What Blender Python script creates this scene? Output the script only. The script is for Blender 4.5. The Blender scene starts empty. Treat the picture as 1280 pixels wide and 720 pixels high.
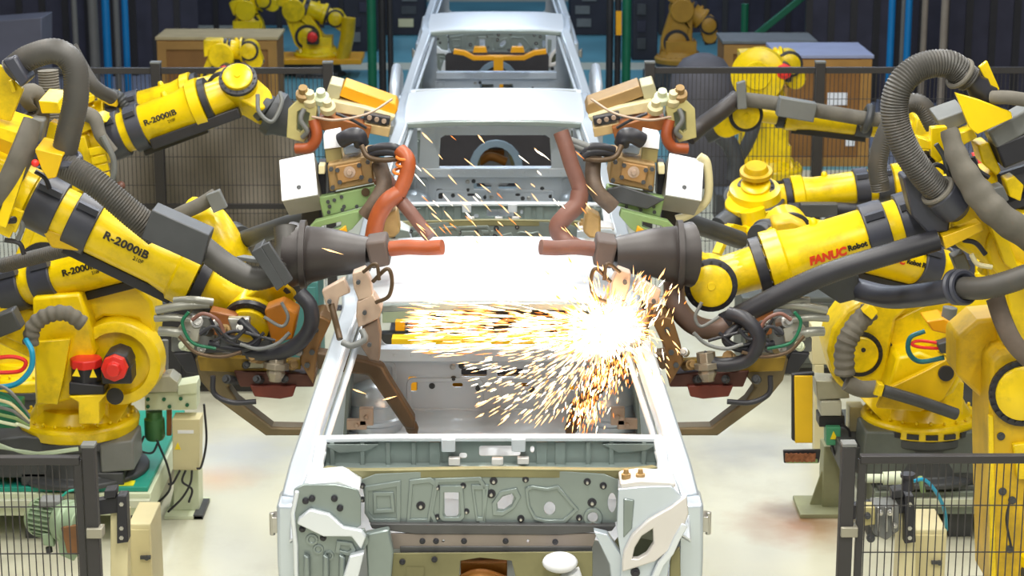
import bpy, bmesh, math, random
from mathutils import Vector as V, Matrix as M3
random.seed(7)
SC = bpy.context.scene
COL = SC.collection
# ---------------------------------------------------------------- camera
CAM_H = 4.47; TH = math.radians(14.1); YAW = math.atan(13/2637); FPX = 2637.0
CAM = V((0.05, 0.0, CAM_H))
FWD = V((math.sin(YAW)*math.cos(TH), math.cos(YAW)*math.cos(TH), -math.sin(TH)))
RGT = V((math.cos(YAW), -math.sin(YAW), 0)); UPV = RGT.cross(FWD)
cd = bpy.data.cameras.new('camera'); cam = bpy.data.objects.new('camera', cd); COL.objects.link(cam)
cam.matrix_world = M3(((RGT.x, UPV.x, -FWD.x, CAM.x), (RGT.y, UPV.y, -FWD.y, CAM.y), (RGT.z, UPV.z, -FWD.z, CAM.z), (0, 0, 0, 1)))
cd.sensor_width = 36; cd.lens = 36*FPX/1280; cd.clip_end = 200
cd.dof.use_dof = True; cd.dof.focus_distance = 9.8; cd.dof.aperture_fstop = 5.0
SC.camera = cam

def P(px, py, Y):
    """the point of the place seen at a pixel of the photograph, on the plane at depth Y"""
    d = FWD + RGT*((px-640)/FPX) + UPV*((360-py)/FPX)
    return CAM + d*(Y/d.y)
def G(px, py, Z=0.0):
    d = FWD + RGT*((px-640)/FPX) + UPV*((360-py)/FPX)
    return CAM + d*((Z-CAM_H)/d.z)
def S(Y, py=360):                      # metres per pixel at depth Y
    return (Y/(FWD + UPV*((360-py)/FPX)).y)/FPX

# ---------------------------------------------------------------- materials
def lin(c):
    return tuple((x/12.92 if x <= .04045 else ((x+.055)/1.055)**2.4) for x in [v/255 for v in c])
MATS = {}
def mat(name, rgb, rough=.5, metal=0.0, var=.12, scale=6.0, spec=.5, emit=None, estr=0, dirt=None, dirt_amt=.5, dscale=3.0, bump=0, coat=0):
    if name in MATS: return MATS[name]
    m = bpy.data.materials.new(name); m.use_nodes = True; nt = m.node_tree; N = nt.nodes; L = nt.links
    b = N['Principled BSDF']
    c = lin(rgb)
    b.inputs['Roughness'].default_value = rough; b.inputs['Metallic'].default_value = metal
    b.inputs['Specular IOR Level'].default_value = spec
    if coat: b.inputs['Coat Weight'].default_value = coat
    tc = N.new('ShaderNodeTexCoord'); nz = N.new('ShaderNodeTexNoise')
    nz.inputs['Scale'].default_value = scale; nz.inputs['Detail'].default_value = 5
    L.new(tc.outputs['Object'], nz.inputs['Vector'])
    cr = N.new('ShaderNodeValToRGB'); e = cr.color_ramp.elements
    e[0].position = .3; e[1].position = .72
    e[0].color = tuple(x*(1-var) for x in c)+(1,); e[1].color = tuple(min(1, x*(1+var*.5)) for x in c)+(1,)
    L.new(nz.outputs['Fac'], cr.inputs['Fac']); out = cr.outputs['Color']
    if dirt:
        n2 = N.new('ShaderNodeTexNoise'); n2.inputs['Scale'].default_value = dscale; n2.inputs['Detail'].default_value = 8
        n2.inputs['Roughness'].default_value = .7
        L.new(tc.outputs['Object'], n2.inputs['Vector'])
        r2 = N.new('ShaderNodeValToRGB'); r2.color_ramp.elements[0].position = .5; r2.color_ramp.elements[1].position = .72
        r2.color_ramp.elements[0].color = (0, 0, 0, 1); r2.color_ramp.elements[1].color = (dirt_amt,)*3+(1,)
        L.new(n2.outputs['Fac'], r2.inputs['Fac'])
        mx = N.new('ShaderNodeMix'); mx.data_type = 'RGBA'
        L.new(r2.outputs['Color'], mx.inputs[0]); L.new(out, mx.inputs[6]); mx.inputs[7].default_value = lin(dirt)+(1,)
        out = mx.outputs[2]
    L.new(out, b.inputs['Base Color'])
    if bump:
        bp = N.new('ShaderNodeBump'); bp.inputs['Strength'].default_value = bump; bp.inputs['Distance'].default_value = .01
        L.new(nz.outputs['Fac'], bp.inputs['Height']); L.new(bp.outputs['Normal'], b.inputs['Normal'])
    if emit:
        b.inputs['Emission Color'].default_value = lin(emit)+(1,); b.inputs['Emission Strength'].default_value = estr
    MATS[name] = m
    return m
YEL = mat('robot_yellow_paint', (238, 204, 4), .30, 0, .12, 5, dirt=(110, 92, 14), dirt_amt=.55, dscale=3.5)
YELW = mat('worn_yellow_paint', (212, 172, 4), .4, 0, .15, 6, dirt=(110, 95, 40), dirt_amt=.55, dscale=4)
AMB = mat('amber_yellow_paint', (228, 160, 8), .4, 0, .12, 5)
BLK = mat('black_rubber', (38, 38, 44), .45, 0, .2, 8)
BAND = mat('dark_grey_band', (58, 60, 70), .42, 0, .15, 8)
HOSE = mat('grey_corrugated_hose', (70, 68, 64), .5, 0, .15, 9, dirt=(96, 84, 66), dirt_amt=.5)
BOOT = mat('dark_leather_boot', (54, 48, 46), .45, 0, .25, 5, bump=.3)
CANV = mat('grey_canvas_sleeve', (106, 102, 93), .85, 0, .25, 9, bump=.5)
GREY = mat('grey_painted_steel', (112, 114, 112), .5, .1, .15, 6)
DGREY = mat('dark_grey_steel', (70, 72, 74), .5, .2, .2, 6)
STEEL = mat('machined_steel', (190, 188, 182), .32, .85, .15, 10)
BODY = mat('zinc_coated_body_steel', (196, 206, 216), .30, .5, .08, 3)
BODYG = mat('galvanised_grey_green_steel', (138, 149, 146), .34, .55, .14, 3)
BULK = mat('pale_blue_grey_panel', (204, 211, 218), .38, .25, .06, 3)
BODYW = mat('bright_roof_steel', (218, 224, 230), .36, .45, .04, 2)
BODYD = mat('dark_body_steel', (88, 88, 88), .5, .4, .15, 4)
OLIVE = mat('sealant_olive_steel', (128, 124, 88), .5, .3, .2, 6)
TAN = mat('copper_tan_casting', (160, 130, 84), .45, .3, .2, 7)
PINK = mat('copper_pink_bracket', (188, 164, 144), .45, .3, .2, 8)
BROWN = mat('dark_brown_copper_arm', (84, 66, 46), .5, .3, .25, 5)
RUST = mat('orange_brown_frame', (150, 90, 42), .45, .1, .25, 6)
ORNG = mat('orange_weld_cable', (156, 76, 36), .42, 0, .2, 9, dirt=(120, 60, 40), dirt_amt=.6)
MAROON = mat('scorched_maroon_cable', (112, 74, 62), .5, 0, .25, 8)
GREEN = mat('pale_green_bracket', (132, 158, 104), .45, .1, .12, 6)
DGREEN = mat('dark_green_paint', (10, 98, 66), .5, 0, .15, 5)
WHITE = mat('white_plate', (236, 238, 244), .4, 0, .04, 5)
CREAM = mat('cream_cabinet_paint', (214, 204, 160), .45, 0, .08, 4)
MINT = mat('pale_mint_paint', (206, 214, 184), .45, 0, .08, 4)
TEAL = mat('teal_deck_paint', (30, 148, 128), .45, 0, .15, 4)
RED = mat('red_plastic_cap', (226, 44, 36), .4, 0, .1, 6)
BLUE = mat('blue_pipe_paint', (10, 120, 180), .45, 0, .1, 4)
CARD = mat('brown_crate_board', (142, 98, 48), .8, 0, .18, 4)
CARDL = mat('light_crate_lid', (186, 164, 120), .8, 0, .12, 4)
LAV = mat('pale_crate_cover', (150, 156, 184), .7, 0, .08, 4)
TARP = mat('grey_brown_tarpaulin', (122, 114, 100), .85, 0, .3, 1.6)
NAVY = mat('dark_partition_panel', (52, 50, 64), .7, 0, .3, 3)
REDTXT = mat('red_lettering', (214, 60, 20), .5, 0, .05)
BLKTXT = mat('black_lettering', (34, 30, 18), .5, 0, .05)
CYANC = mat('blue_air_line', (30, 150, 190), .4, 0, .1)
MOTG = mat('pale_green_motor_casing', (140, 160, 130), .45, .2, .15, 6)

# ---------------------------------------------------------------- mesh builder
def basis(ax, up=None):
    z = V(ax).normalized()
    u = V(up) if up is not None else (V((0, 0, 1)) if abs(z.z) < .95 else V((0, 1, 0)))
    x = u.cross(z)
    if x.length < 1e-6: x = V((1, 0, 0)).cross(z)
    x.normalize(); y = z.cross(x)
    return x, y, z
def spline(pts, n=8):
    pts = [V(p) for p in pts]; out = []
    if len(pts) < 3: return pts
    for i in range(len(pts)-1):
        p0 = pts[i-1] if i else pts[0]*2-pts[1]
        p1, p2 = pts[i], pts[i+1]
        p3 = pts[i+2] if i+2 < len(pts) else pts[-1]*2-pts[-2]
        for k in range(n):
            t = k/n
            out.append(.5*((2*p1)+(p2-p0)*t+(2*p0-5*p1+4*p2-p3)*t*t+(3*p1-p0-3*p2+p3)*t*t*t))
    out.append(pts[-1]); return out
class MB:
    def __init__(s): s.v = []; s.f = []
    def add(s, vs, fs):
        o = len(s.v); s.v += [V(a) for a in vs]; s.f += [tuple(o+i for i in f) for f in fs]; return s
    def box(s, c, size, R=None):
        c = V(c); vs = []
        for x in (-.5, .5):
            for y in (-.5, .5):
                for z in (-.5, .5):
                    p = V((x*size[0], y*size[1], z*size[2])); vs.append(c+(R @ p if R else p))
        return s.add(vs, [(0, 1, 3, 2), (4, 6, 7, 5), (0, 4, 5, 1), (2, 3, 7, 6), (0, 2, 6, 4), (1, 5, 7, 3)])
    def beam(s, p0, p1, w, h, up=None):
        p0 = V(p0); p1 = V(p1); x, y, z = basis(p1-p0, up)
        vs = [p+x*(a*w/2)+y*(b*h/2) for p in (p0, p1) for a, b in ((-1, -1), (1, -1), (1, 1), (-1, 1))]
        return s.add(vs, [(3, 2, 1, 0), (4, 5, 6, 7), (0, 1, 5, 4), (1, 2, 6, 5), (2, 3, 7, 6), (3, 0, 4, 7)])
    def lathe(s, p0, ax, prof, n=24, sy=1.0, up=None):
        x, y, z = basis(ax, up); p0 = V(p0); vs = []; fs = []; k = len(prof)
        for t, r in prof:
            for i in range(n):
                a = 2*math.pi*i/n; vs.append(p0+z*t+x*(r*math.cos(a))+y*(r*sy*math.sin(a)))
        for j in range(k-1):
            for i in range(n):
                i2 = (i+1) % n; fs.append((j*n+i, j*n+i2, (j+1)*n+i2, (j+1)*n+i))
        fs.append(tuple(range(n))[::-1]); fs.append(tuple((k-1)*n+i for i in range(n)))
        return s.add(vs, fs)
    def cyl(s, p0, p1, r0, r1=None, n=20):
        p0 = V(p0); p1 = V(p1); L = (p1-p0).length
        return s.lathe(p0, p1-p0, [(0, r0), (L, r0 if r1 is None else r1)], n)
    def tube(s, pts, r, n=12, smooth=8, corr=0, pitch=.024, sx=1.0, cap=True):
        pts = spline(pts, smooth) if smooth else [V(p) for p in pts]
        if corr:
            L = [0]
            for a, b in zip(pts, pts[1:]): L.append(L[-1]+(b-a).length)
            m = max(4, int(L[-1]/pitch*2)); q = []; j = 0
            for i in range(m+1):
                d = L[-1]*i/m
                while j < len(L)-2 and L[j+1] < d: j += 1
                t = (d-L[j])/max(1e-9, L[j+1]-L[j]); q.append(pts[j].lerp(pts[j+1], min(1, t)))
            pts = q
        k = len(pts); vs = []; fs = []; px = None
        for i, p in enumerate(pts):
            t = (pts[min(i+1, k-1)]-pts[max(i-1, 0)])
            if t.length < 1e-9: t = V((0, 0, 1))
            t.normalize()
            if px is None: px, py, _ = basis(t)
            else:
                px = px-t*px.dot(t); px.normalize(); py = t.cross(px)
            rr = r(i/(k-1)) if callable(r) else r
            if corr and i % 2: rr *= (1-corr)
            for a in range(n):
                an = 2*math.pi*a/n; vs.append(p+px*(rr*sx*math.cos(an))+py*(rr*math.sin(an)))
        for j in range(k-1):
            for i in range(n):
                i2 = (i+1) % n; fs.append((j*n+i, j*n+i2, (j+1)*n+i2, (j+1)*n+i))
        if cap: fs.append(tuple(range(n))[::-1]); fs.append(tuple((k-1)*n+i for i in range(n)))
        return s.add(vs, fs)
    def rail(s, pts, w, h, up=(0, 0, 1)):
        """mitred box section swept along a polyline; w across, h along the up hint"""
        pts = [V(p) for p in pts]; k = len(pts); vs = []; fs = []
        for i, p in enumerate(pts):
            t = (pts[min(i+1, k-1)]-pts[max(i-1, 0)]).normalized()
            u = V(up); x = t.cross(u)
            if x.length < 1e-5: x = V((1, 0, 0))
            x.normalize(); y = x.cross(t)
            ww = w[i] if isinstance(w, (list, tuple)) else w; hh = h[i] if isinstance(h, (list, tuple)) else h
            for a, b in ((-1, -1), (1, -1), (1, 1), (-1, 1)): vs.append(p+x*(a*ww/2)+y*(b*hh/2))
        for j in range(k-1):
            for i in range(4):
                i2 = (i+1) % 4; fs.append((j*4+i, j*4+i2, (j+1)*4+i2, (j+1)*4+i))
        fs.append((3, 2, 1, 0)); fs.append(tuple((k-1)*4+i for i in range(4)))
        return s.add(vs, fs)
    def prism(s, poly, ext):
        poly = [V(p) for p in poly]; e = V(ext); n = len(poly)
        vs = poly+[p+e for p in poly]
        return s.add(vs, [tuple(range(n))[::-1], tuple(range(n, 2*n))]+[(i, (i+1) % n, n+(i+1) % n, n+i) for i in range(n)])
    def torus(s, c, ax, R, r, n=28, m=8, arc=2*math.pi, a0=0):
        x, y, z = basis(ax); c = V(c)
        full = arc > 6.28
        pts = [c+x*(R*math.cos(a0+arc*i/n))+y*(R*math.sin(a0+arc*i/n)) for i in range(n+1)]
        return s.tube(pts, r, m, 0)
    def ball(s, c, r, sc=(1, 1, 1), n=16, m=10, R=None):
        c = V(c); vs = []; fs = []
        for j in range(m+1):
            ph = math.pi*j/m
            for i in range(n):
                a = 2*math.pi*i/n; p = V((r*sc[0]*math.sin(ph)*math.cos(a), r*sc[1]*math.sin(ph)*math.sin(a), r*sc[2]*math.cos(ph)))
                vs.append(c+(R @ p if R else p))
        for j in range(m):
            for i in range(n):
                i2 = (i+1) % n; fs.append((j*n+i, (j+1)*n+i, (j+1)*n+i2, j*n+i2))
        return s.add(vs, fs)
    def grid(s, fn, nu, nv, th=0, tdir=(0, 0, -1)):
        vs = [V(fn(i/nu, j/nv)) for j in range(nv+1) for i in range(nu+1)]; w = nu+1; n = len(vs)
        fs = [(j*w+i, j*w+i+1, (j+1)*w+i+1, (j+1)*w+i) for j in range(nv) for i in range(nu)]
        if th:
            d = V(tdir)*th; vs += [v+d for v in vs]
            fs += [tuple(n+a for a in f[::-1]) for f in fs]
            ed = [(i, i+1) for i in range(nu)]+[(j*w+nu, (j+1)*w+nu) for j in range(nv)]+[(nv*w+i+1, nv*w+i) for i in range(nu)]+[((j+1)*w, j*w) for j in range(nv)]
            fs += [(b, a, n+a, n+b) for a, b in ed]
        return s.add(vs, fs)
    def plate(s, outer, holes=(), th=.004, O=(0, 0, 0), U=(1, 0, 0), W=(0, 0, 1), bev=0):
        """sheet with real holes: outline and holes are (u,w) lists in the plane O + u*U + w*W"""
        cu = bpy.data.curves.new('c', 'CURVE'); cu.dimensions = '2D'; cu.fill_mode = 'BOTH'; cu.extrude = th/2; cu.bevel_depth = bev
        for loop in [outer]+list(holes):
            sp = cu.splines.new('POLY'); sp.points.add(len(loop)-1); sp.use_cyclic_u = True
            for q, (a, b) in zip(sp.points, loop): q.co = (a, b, 0, 1)
        ob = bpy.data.objects.new('c', cu); COL.objects.link(ob)
        dg = bpy.context.evaluated_depsgraph_get(); me = bpy.data.meshes.new_from_object(ob.evaluated_get(dg))
        U = V(U); W = V(W); Nn = U.cross(W); O = V(O)
        s.add([O+U*v.co.x+W*v.co.y+Nn*v.co.z for v in me.vertices], [tuple(p.vertices) for p in me.polygons])
        bpy.data.objects.remove(ob); bpy.data.meshes.remove(me); bpy.data.curves.remove(cu)
        return s
def circ(u, w, r, n=16, ry=None):
    ry = r if ry is None else ry
    return [(u+r*math.cos(2*math.pi*i/n), w+ry*math.sin(2*math.pi*i/n)) for i in range(n)]
def rrect(u0, w0, u1, w1, r=.01, n=3):
    out = []
    for cx, cy, a0 in ((u1-r, w1-r, 0), (u0+r, w1-r, 90), (u0+r, w0+r, 180), (u1-r, w0+r, 270)):
        for i in range(n+1):
            a = math.radians(a0+90*i/n); out.append((cx+r*math.cos(a), cy+r*math.sin(a)))
    return out
def Rz(d): return M3.Rotation(math.radians(d), 3, 'Z')
def Ry(d): return M3.Rotation(math.radians(d), 3, 'Y')
def Rx(d): return M3.Rotation(math.radians(d), 3, 'X')

# ---------------------------------------------------------------- objects
def root_of(o):
    while o.parent: o = o.parent
    return o
def obj(name, mb, m, parent=None, loc=None, bev=0, smooth=35, label=None, kind=None):
    """links the builder's shape (made in world coordinates) as ONE mesh object"""
    if parent is not None: off = ORG[root_of(parent).name]
    else:
        if loc is None:
            xs = [v.x for v in mb.v]; ys = [v.y for v in mb.v]; zs = [v.z for v in mb.v]
            loc = ((min(xs)+max(xs))/2, (min(ys)+max(ys))/2, min(zs))
        off = V(loc)
    me = bpy.data.meshes.new(name); me.from_pydata([v-off for v in mb.v], [], mb.f)
    bm = bmesh.new(); bm.from_mesh(me); bmesh.ops.recalc_face_normals(bm, faces=bm.faces); bm.to_mesh(me); bm.free()
    me.shade_smooth(); me.set_sharp_from_angle(angle=math.radians(smooth))
    for q in (m if isinstance(m, (list, tuple)) else [m]): me.materials.append(q)
    o = bpy.data.objects.new(name, me); COL.objects.link(o)
    if parent is not None: o.parent = parent
    else: o.location = off; ORG[o.name] = off.copy()
    if bev:
        b = o.modifiers.new('bevel', 'BEVEL'); b.width = bev; b.segments = 2; b.limit_method = 'ANGLE'; b.angle_limit = math.radians(40); b.harden_normals = False
    if label: o['label'] = label
    if kind: o['kind'] = kind
    return o
ORG = {}
def tag(o, label, cat, group=None, kind=None):
    o['label'] = label; o['category'] = cat
    if group: o['group'] = group
    if kind: o['kind'] = kind
    return o
def thing(name, label, cat, loc=(0, 0, 0), group=None):
    o = bpy.data.objects.new(name, None); COL.objects.link(o); o.location = loc; o.empty_display_size = .1
    ORG[o.name] = V(loc); return tag(o, label, cat, group)
def struct(name, mb, m, bev=0):
    o = obj(name, mb, m, bev=bev); o['kind'] = 'structure'; return o
def dup(root, loc, label, group=None):
    def cp(o, par):
        c = o.copy(); COL.objects.link(c)
        if par: c.parent = par
        for ch in list(o.children): cp(ch, c)
        return c
    r = cp(root, None); r.location = loc; ORG[r.name] = V(loc); r['label'] = label
    if group: r['group'] = group
    return r
def text_mesh(body, h, shear=0, bold=.0):
    cu = bpy.data.curves.new('t', 'FONT'); cu.body = body; cu.size = h/.7; cu.shear = shear; cu.offset = bold
    cu.align_x = 'CENTER'; cu.align_y = 'CENTER'; cu.resolution_u = 3; cu.extrude = .0015
    ob = bpy.data.objects.new('t', cu); COL.objects.link(ob)
    dg = bpy.context.evaluated_depsgraph_get(); me = bpy.data.meshes.new_from_object(ob.evaluated_get(dg))
    r = [v.co.copy() for v in me.vertices], [tuple(p.vertices) for p in me.polygons]
    bpy.data.objects.remove(ob); bpy.data.meshes.remove(me); bpy.data.curves.remove(cu)
    return r
def text_flat(mb, body, h, c, U, W, lift=.004, **k):
    vs, fs = text_mesh(body, h, **k); U = V(U).normalized(); W = V(W).normalized(); Nn = U.cross(W); c = V(c)
    return mb.add([c+U*v.x+W*v.y+Nn*(lift+v.z) for v in vs], fs)
def text_round(mb, body, h, p, a, radius, toward, ang=0, sx=1.0, **k):
    """lettering wrapped on a cylinder of axis a through p, reading along a, facing 'toward' turned by ang degrees about a"""
    vs, fs = text_mesh(body, h, **k); a = V(a).normalized(); n = V(toward); n = (n-a*n.dot(a)).normalized()
    w = n.cross(a); p = V(p); out = []
    for v in vs:
        t = math.radians(ang)+v.y/radius
        out.append(p+a*(v.x*sx)+(n*math.cos(t)+w*math.sin(t))*(radius+.003+v.z))
    return mb.add(out, fs)
# ================================================================ THE CAR CABS
CY = 9.2
def pz(pts, Y): return [(q.x, q.z) for q in (P(a, b, Y) for a, b in pts)]
def front_plate(mb, pts, Y, holes=(), th=.006, bev=.002):
    """pressed sheet standing across the car at depth Y, outline and holes taken as (px,py)"""
    return mb.plate(pz(pts, Y), [pz(h, Y) for h in holes], th, (0, Y, 0), (1, 0, 0), (0, 0, 1), bev)
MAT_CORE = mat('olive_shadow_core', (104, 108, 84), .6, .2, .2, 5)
def make_cab():
    R = thing('pickup_cab_body', 'bare silver pickup cab shell nearest the camera, showered by weld sparks', 'car body', (0, CY, 0), 'pickup cab shells on the line')
    c = CY
    # roof
    def roof(u, v):
        x = (u*2-1); hw = .615+.05*math.sin(min(1, v*1.6)*math.pi/2)
        z = 2.085+.05*(1-abs(x)**3.5)*(.35+.65*math.sin(math.pi*min(1, .12+.75*v)))-.03*max(0, v-.85)/.15*0
        if v < .001: z -= .012
        rib = .005*math.sin(v*math.pi)*max(0, math.cos(x*14)) if abs(x) < .75 else 0
        return (x*hw, c+.0+1.25*v+.03*abs(x)**2*(1-v)-0.0, z+rib*0)
    obj('roof', MB().grid(roof, 40, 24, .012), BODYW, R)
    h = MB().rail([(-.60, c+.045, 2.055), (-.3, c+.02, 2.075), (0, c+.012, 2.08), (.3, c+.02, 2.075), (.60, c+.045, 2.055)], .07, .035)
    obj('roof_header', h, BODYG, R, bev=.006)
    obj('rear_header', MB().rail([(-.63, c+1.22, 2.06), (0, c+1.24, 2.085), (.63, c+1.22, 2.06)], .06, .05), BODYG, R, bev=.006)
    # sides
    for s in (-1, 1):
        m = MB()
        m.rail([(s*.655, c+1.25, 2.065), (s*.655, c+.6, 2.085), (s*.645, c+.12, 2.075), (s*.625, c-.02, 2.055), (s*.70, c-.26, 1.85), (s*.77, c-.48, 1.65), (s*.805, c-.66, 1.53), (s*.835, c-.80, 1.43)],
               [.06, .06, .07, .085, .085, .085, .10, .09], [.06, .06, .06, .065, .07, .07, .08, .08])
        m.rail([(s*.56, c+.05, 2.04), (s*.63, c-.2, 1.84), (s*.705, c-.45, 1.63), (s*.735, c-.58, 1.53)], .035, .03)      # windscreen flange
        m.rail([(s*.835, c-.82, 1.46), (s*.84, c-.80, 1.2), (s*.84, c-.70, .8)], .11, .16, (0, 1, 0))                   # hinge pillar
        m.rail([(s*.84, c-.80, .79), (s*.84, c+1.3, .79)], .10, .14)                                                     # sill
        m.rail([(s*.655, c+1.22, 2.07), (s*.70, c+1.20, 1.8), (s*.775, c+1.20, 1.5), (s*.80, c+1.20, .82)], .10, .12, (0, 1, 0))
        obj('side_frame', m, BODY, R, bev=.016)
        q = MB()                                                                                                          # rear quarter inner panel
        q.prism([(s*.76, c+.92, .82), (s*.76, c+1.26, .82), (s*.70, c+1.26, 1.7), (s*.64, c+1.26, 2.03), (s*.64, c+1.10, 2.03), (s*.70, c+.98, 1.55)], (s*.02, 0, 0))
        obj('quarter_panel', q, BODYG, R, bev=.004)
        d = MB().lathe((s*.60, c+1.12, .84), (0, 0, 1), [(0, .155), (.34, .15), (.35, .158), (.37, .158), (.38, .145), (.44, .138), (.45, .146), (.47, .14), (.52, .11), (.55, .05)], 24)
        obj('wheelhouse_dome', d, BODY, R)
        for px_, py_, w_, h_ in ((458, 520, .07, .09), (446, 530, .10, .05)):
            q_ = P(px_, py_, c+.85); obj('seat_belt_bracket', MB().box((s*abs(q_.x), c+.85, q_.z), (w_, .04, h_)).cyl((s*abs(q_.x), c+.83, q_.z), (s*abs(q_.x), c+.82, q_.z), .012, n=10), PINK, R, bev=.004)
        for zz in (1.32, 1.0):
            obj('door_hinge', MB().box((s*.90, c-.74, zz), (.05, .08, .07)).cyl((s*.925, c-.76, zz-.05), (s*.925, c-.76, zz+.05), .012, n=10), STEEL, R, bev=.003)
    # rear bulkhead
    Yr = c+1.27; m = MB()
    ol = [(-.73, .80), (.73, .80), (.73, 1.42), (.70, 1.60), (.64, 1.75), (.60, 2.02), (.56, 2.06), (-.56, 2.06), (-.60, 2.02), (-.64, 1.75), (-.70, 1.60), (-.73, 1.42)]
    win = rrect(-.575, 1.535, .575, 2.02, .05, 5)
    hl = [win] + pz_holes(Yr)
    m.plate(ol, hl, .006, (0, Yr, 0), (1, 0, 0), (0, 0, 1), .002)
    for u0, w0, u1, w1 in ((-.60, 1.33, -.50, 1.45), (-.44, 1.18, -.05, 1.36), (.02, 1.18, .44, 1.36), (.50, 1.33, .60, 1.45)):
        m.plate(rrect(u0, w0, u1, w1, .03), [rrect(u0+.015, w0+.015, u1-.015, w1-.015, .02)], .01, (0, Yr-.005, 0), (1, 0, 0), (0, 0, 1), .004)
    obj('rear_bulkhead', m, BULK, R)
    m = MB().rail([(-.58, Yr-.04, 1.53), (.58, Yr-.04, 1.53)], .10, .02).rail([(-.58, Yr-.085, 1.505), (.58, Yr-.085, 1.505)], .012, .06)
    for k in range(12): m.cyl((-.5+k*.09, Yr-.095, 1.51), (-.5+k*.09, Yr-.09, 1.51), .008, n=10)
    obj('window_sill', m, BODYW, R, bev=.005)
    for k, (a, b) in enumerate(((566, 458), (577, 457), (598, 485), (609, 485), (567, 473), (665, 487), (676, 487), (540, 482), (540, 520), (655, 520), (700, 470), (716, 505))):
        p = P(a, b, Yr); st = MB().lathe(p+V((0, -.002, 0)), (0, -1, 0), [(0, .016), (.006, .016), (.008, .011), (.014, .009)], 14)
        obj('grommet', st, DGREY if k % 3 else STEEL, R)
    # stepped floor and seat riser
    m = MB()
    prof = [(1.27, 1.19), (1.12, 1.18), (1.05, 1.15), (.98, 1.15), (.92, 1.12), (.85, 1.12), (.78, 1.09), (.70, .90), (-.35, .84), (-.55, .95), (-.66, 1.2)]
    def fl(u, v):
        k = v*(len(prof)-1); i = min(len(prof)-2, int(k)); t = k-i
        return ((u*2-1)*.76, c+prof[i][0]*(1-t)+prof[i+1][0]*t, prof[i][1]*(1-t)+prof[i+1][1]*t+.006*math.cos((u*2-1)*22)*(1 if abs(u-.5) < .35 else 0))
    m.grid(fl, 40, 30, .006)
    m.lathe((0, c-.5, .90), (0, 1, 0), [(0, .16), (1.2, .14), (1.3, .08)], 20)
    obj('floor_pan', m, BULK, R)
    # cowl
    bar = [(-.775, c-.545, 1.625), (-.5, c-.57, 1.64), (0, c-.585, 1.645), (.5, c-.57, 1.64), (.775, c-.545, 1.625)]
    m = MB().rail(bar, .05, .022)
    for x in (-.18, .12): m.box((x, c-.61, 1.62), (.06, .02, .06))
    obj('cowl_bar', m, BODYW, R, bev=.006)
    m = MB()
    ww = [[(a, b) for a, b in rrect(u0, w0, u1, w1, .01)] for u0, w0, u1, w1 in ((-.135, 1.545, -.10, 1.57), (-.05, 1.555, .13, 1.602), (.17, 1.57, .19, 1.60))]
    m.plate([(-.77, 1.50), (.77, 1.50), (.77, 1.625), (-.77, 1.625)], ww, .005, (0, c-.56, 0), (1, 0, 0), (0, 0, 1), .001)
    for x in (-.68, -.55, -.44, -.33, -.24, .22, .30, .42, .52, .66): m.box((x, c-.572, 1.565), (.02 if abs(x) > .3 else .045, .02, .115))
    for x in (-.60, .60): m.prism([(x-.12, c-.565, 1.615), (x+.12, c-.565, 1.615), (x+.07, c-.565, 1.585), (x-.05, c-.565, 1.575)], (0, -.02, 0))
    m.grid(lambda u, v: ((u*2-1)*.76, c-.56-.22*v, 1.515+.02*math.cos(v*6.28)*.5), 8, 8, .004)
    obj('plenum_panel', m, BODYG, R, bev=.004)
    for x, z, w, hh in ((-.155, 1.545, .05, .035), (.03, 1.545, .05, .03), (.14, 1.548, .05, .03)): obj('plenum_bracket', MB().box((x, c-.60, z), (w, .03, hh)), MATS.get('pink_white_steel') or mat('pink_white_steel', (214, 210, 206), .4, .3, .06, 4), R, bev=.004)
    lip = [(-.70, c-.70, 1.552), (-.6, c-.76, 1.562), (-.45, c-.80, 1.574), (0, c-.815, 1.586), (.45, c-.80, 1.574), (.6, c-.76, 1.562), (.70, c-.70, 1.552)]
    m = MB().rail(spline(lip, 4), .035, .008)
    m.rail(spline([p+V((0, -.012, -.018)) for p in map(V, lip)], 4), .008, .035)
    obj('cowl_lip', m, OLIVE, R, bev=.003)
    # dash panel with its pressings, holes and studs
    Yd = c-.82; m = MB()
    ol = [(452, 600), (470, 593), (560, 588), (620, 587), (700, 589), (755, 593), (772, 600), (772, 650), (760, 658), (700, 661), (560, 661), (500, 659), (462, 652)]
    H = [[(557, 611), (572, 611), (574, 614), (574, 642), (571, 646), (558, 646), (555, 642), (555, 614)],
         [(621, 628), (628, 620), (640, 616), (643, 621), (640, 630), (630, 637), (622, 636)]]
    H += [[(687+8*math.cos(t*.42), 635+9*math.sin(t*.42)) for t in range(15)], [(741+7*math.cos(t*.42), 646+7*math.sin(t*.42)) for t in range(15)],
          [(765+6*math.cos(t*.42), 628+13*math.sin(t*.42)) for t in range(15)]]
    front_plate(m, ol, Yd, H)
    def boss(mm, pts, Y, w=.006, th=.012, inner=.86):
        q = pz(pts, Y); cx = sum(a for a, b in q)/len(q); cz = sum(b for a, b in q)/len(q)
        mm.plate(q, [[(cx+(a-cx)*inner, cz+(b-cz)*(inner-.03)) for a, b in q]], th, (0, Y-.004, 0), (1, 0, 0), (0, 0, 1), .004)
    boss(m, [(457, 608), (500, 601), (500, 652), (465, 652), (457, 640)], Yd)
    boss(m, [(467, 615), (491, 615), (493, 638), (468, 640)], Yd, inner=.8)
    boss(m, [(513, 600), (538, 597), (545, 602), (536, 654), (509, 654)], Yd)
    boss(m, [(545, 598), (600, 596), (606, 605), (606, 652), (600, 656), (544, 656), (538, 640)], Yd, inner=.93)
    boss(m, [(551, 607), (578, 607), (580, 645), (575, 650), (554, 650), (550, 645)], Yd, inner=.8)
    boss(m, [(590, 606), (610, 606), (605, 650), (596, 650)], Yd)
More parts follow.
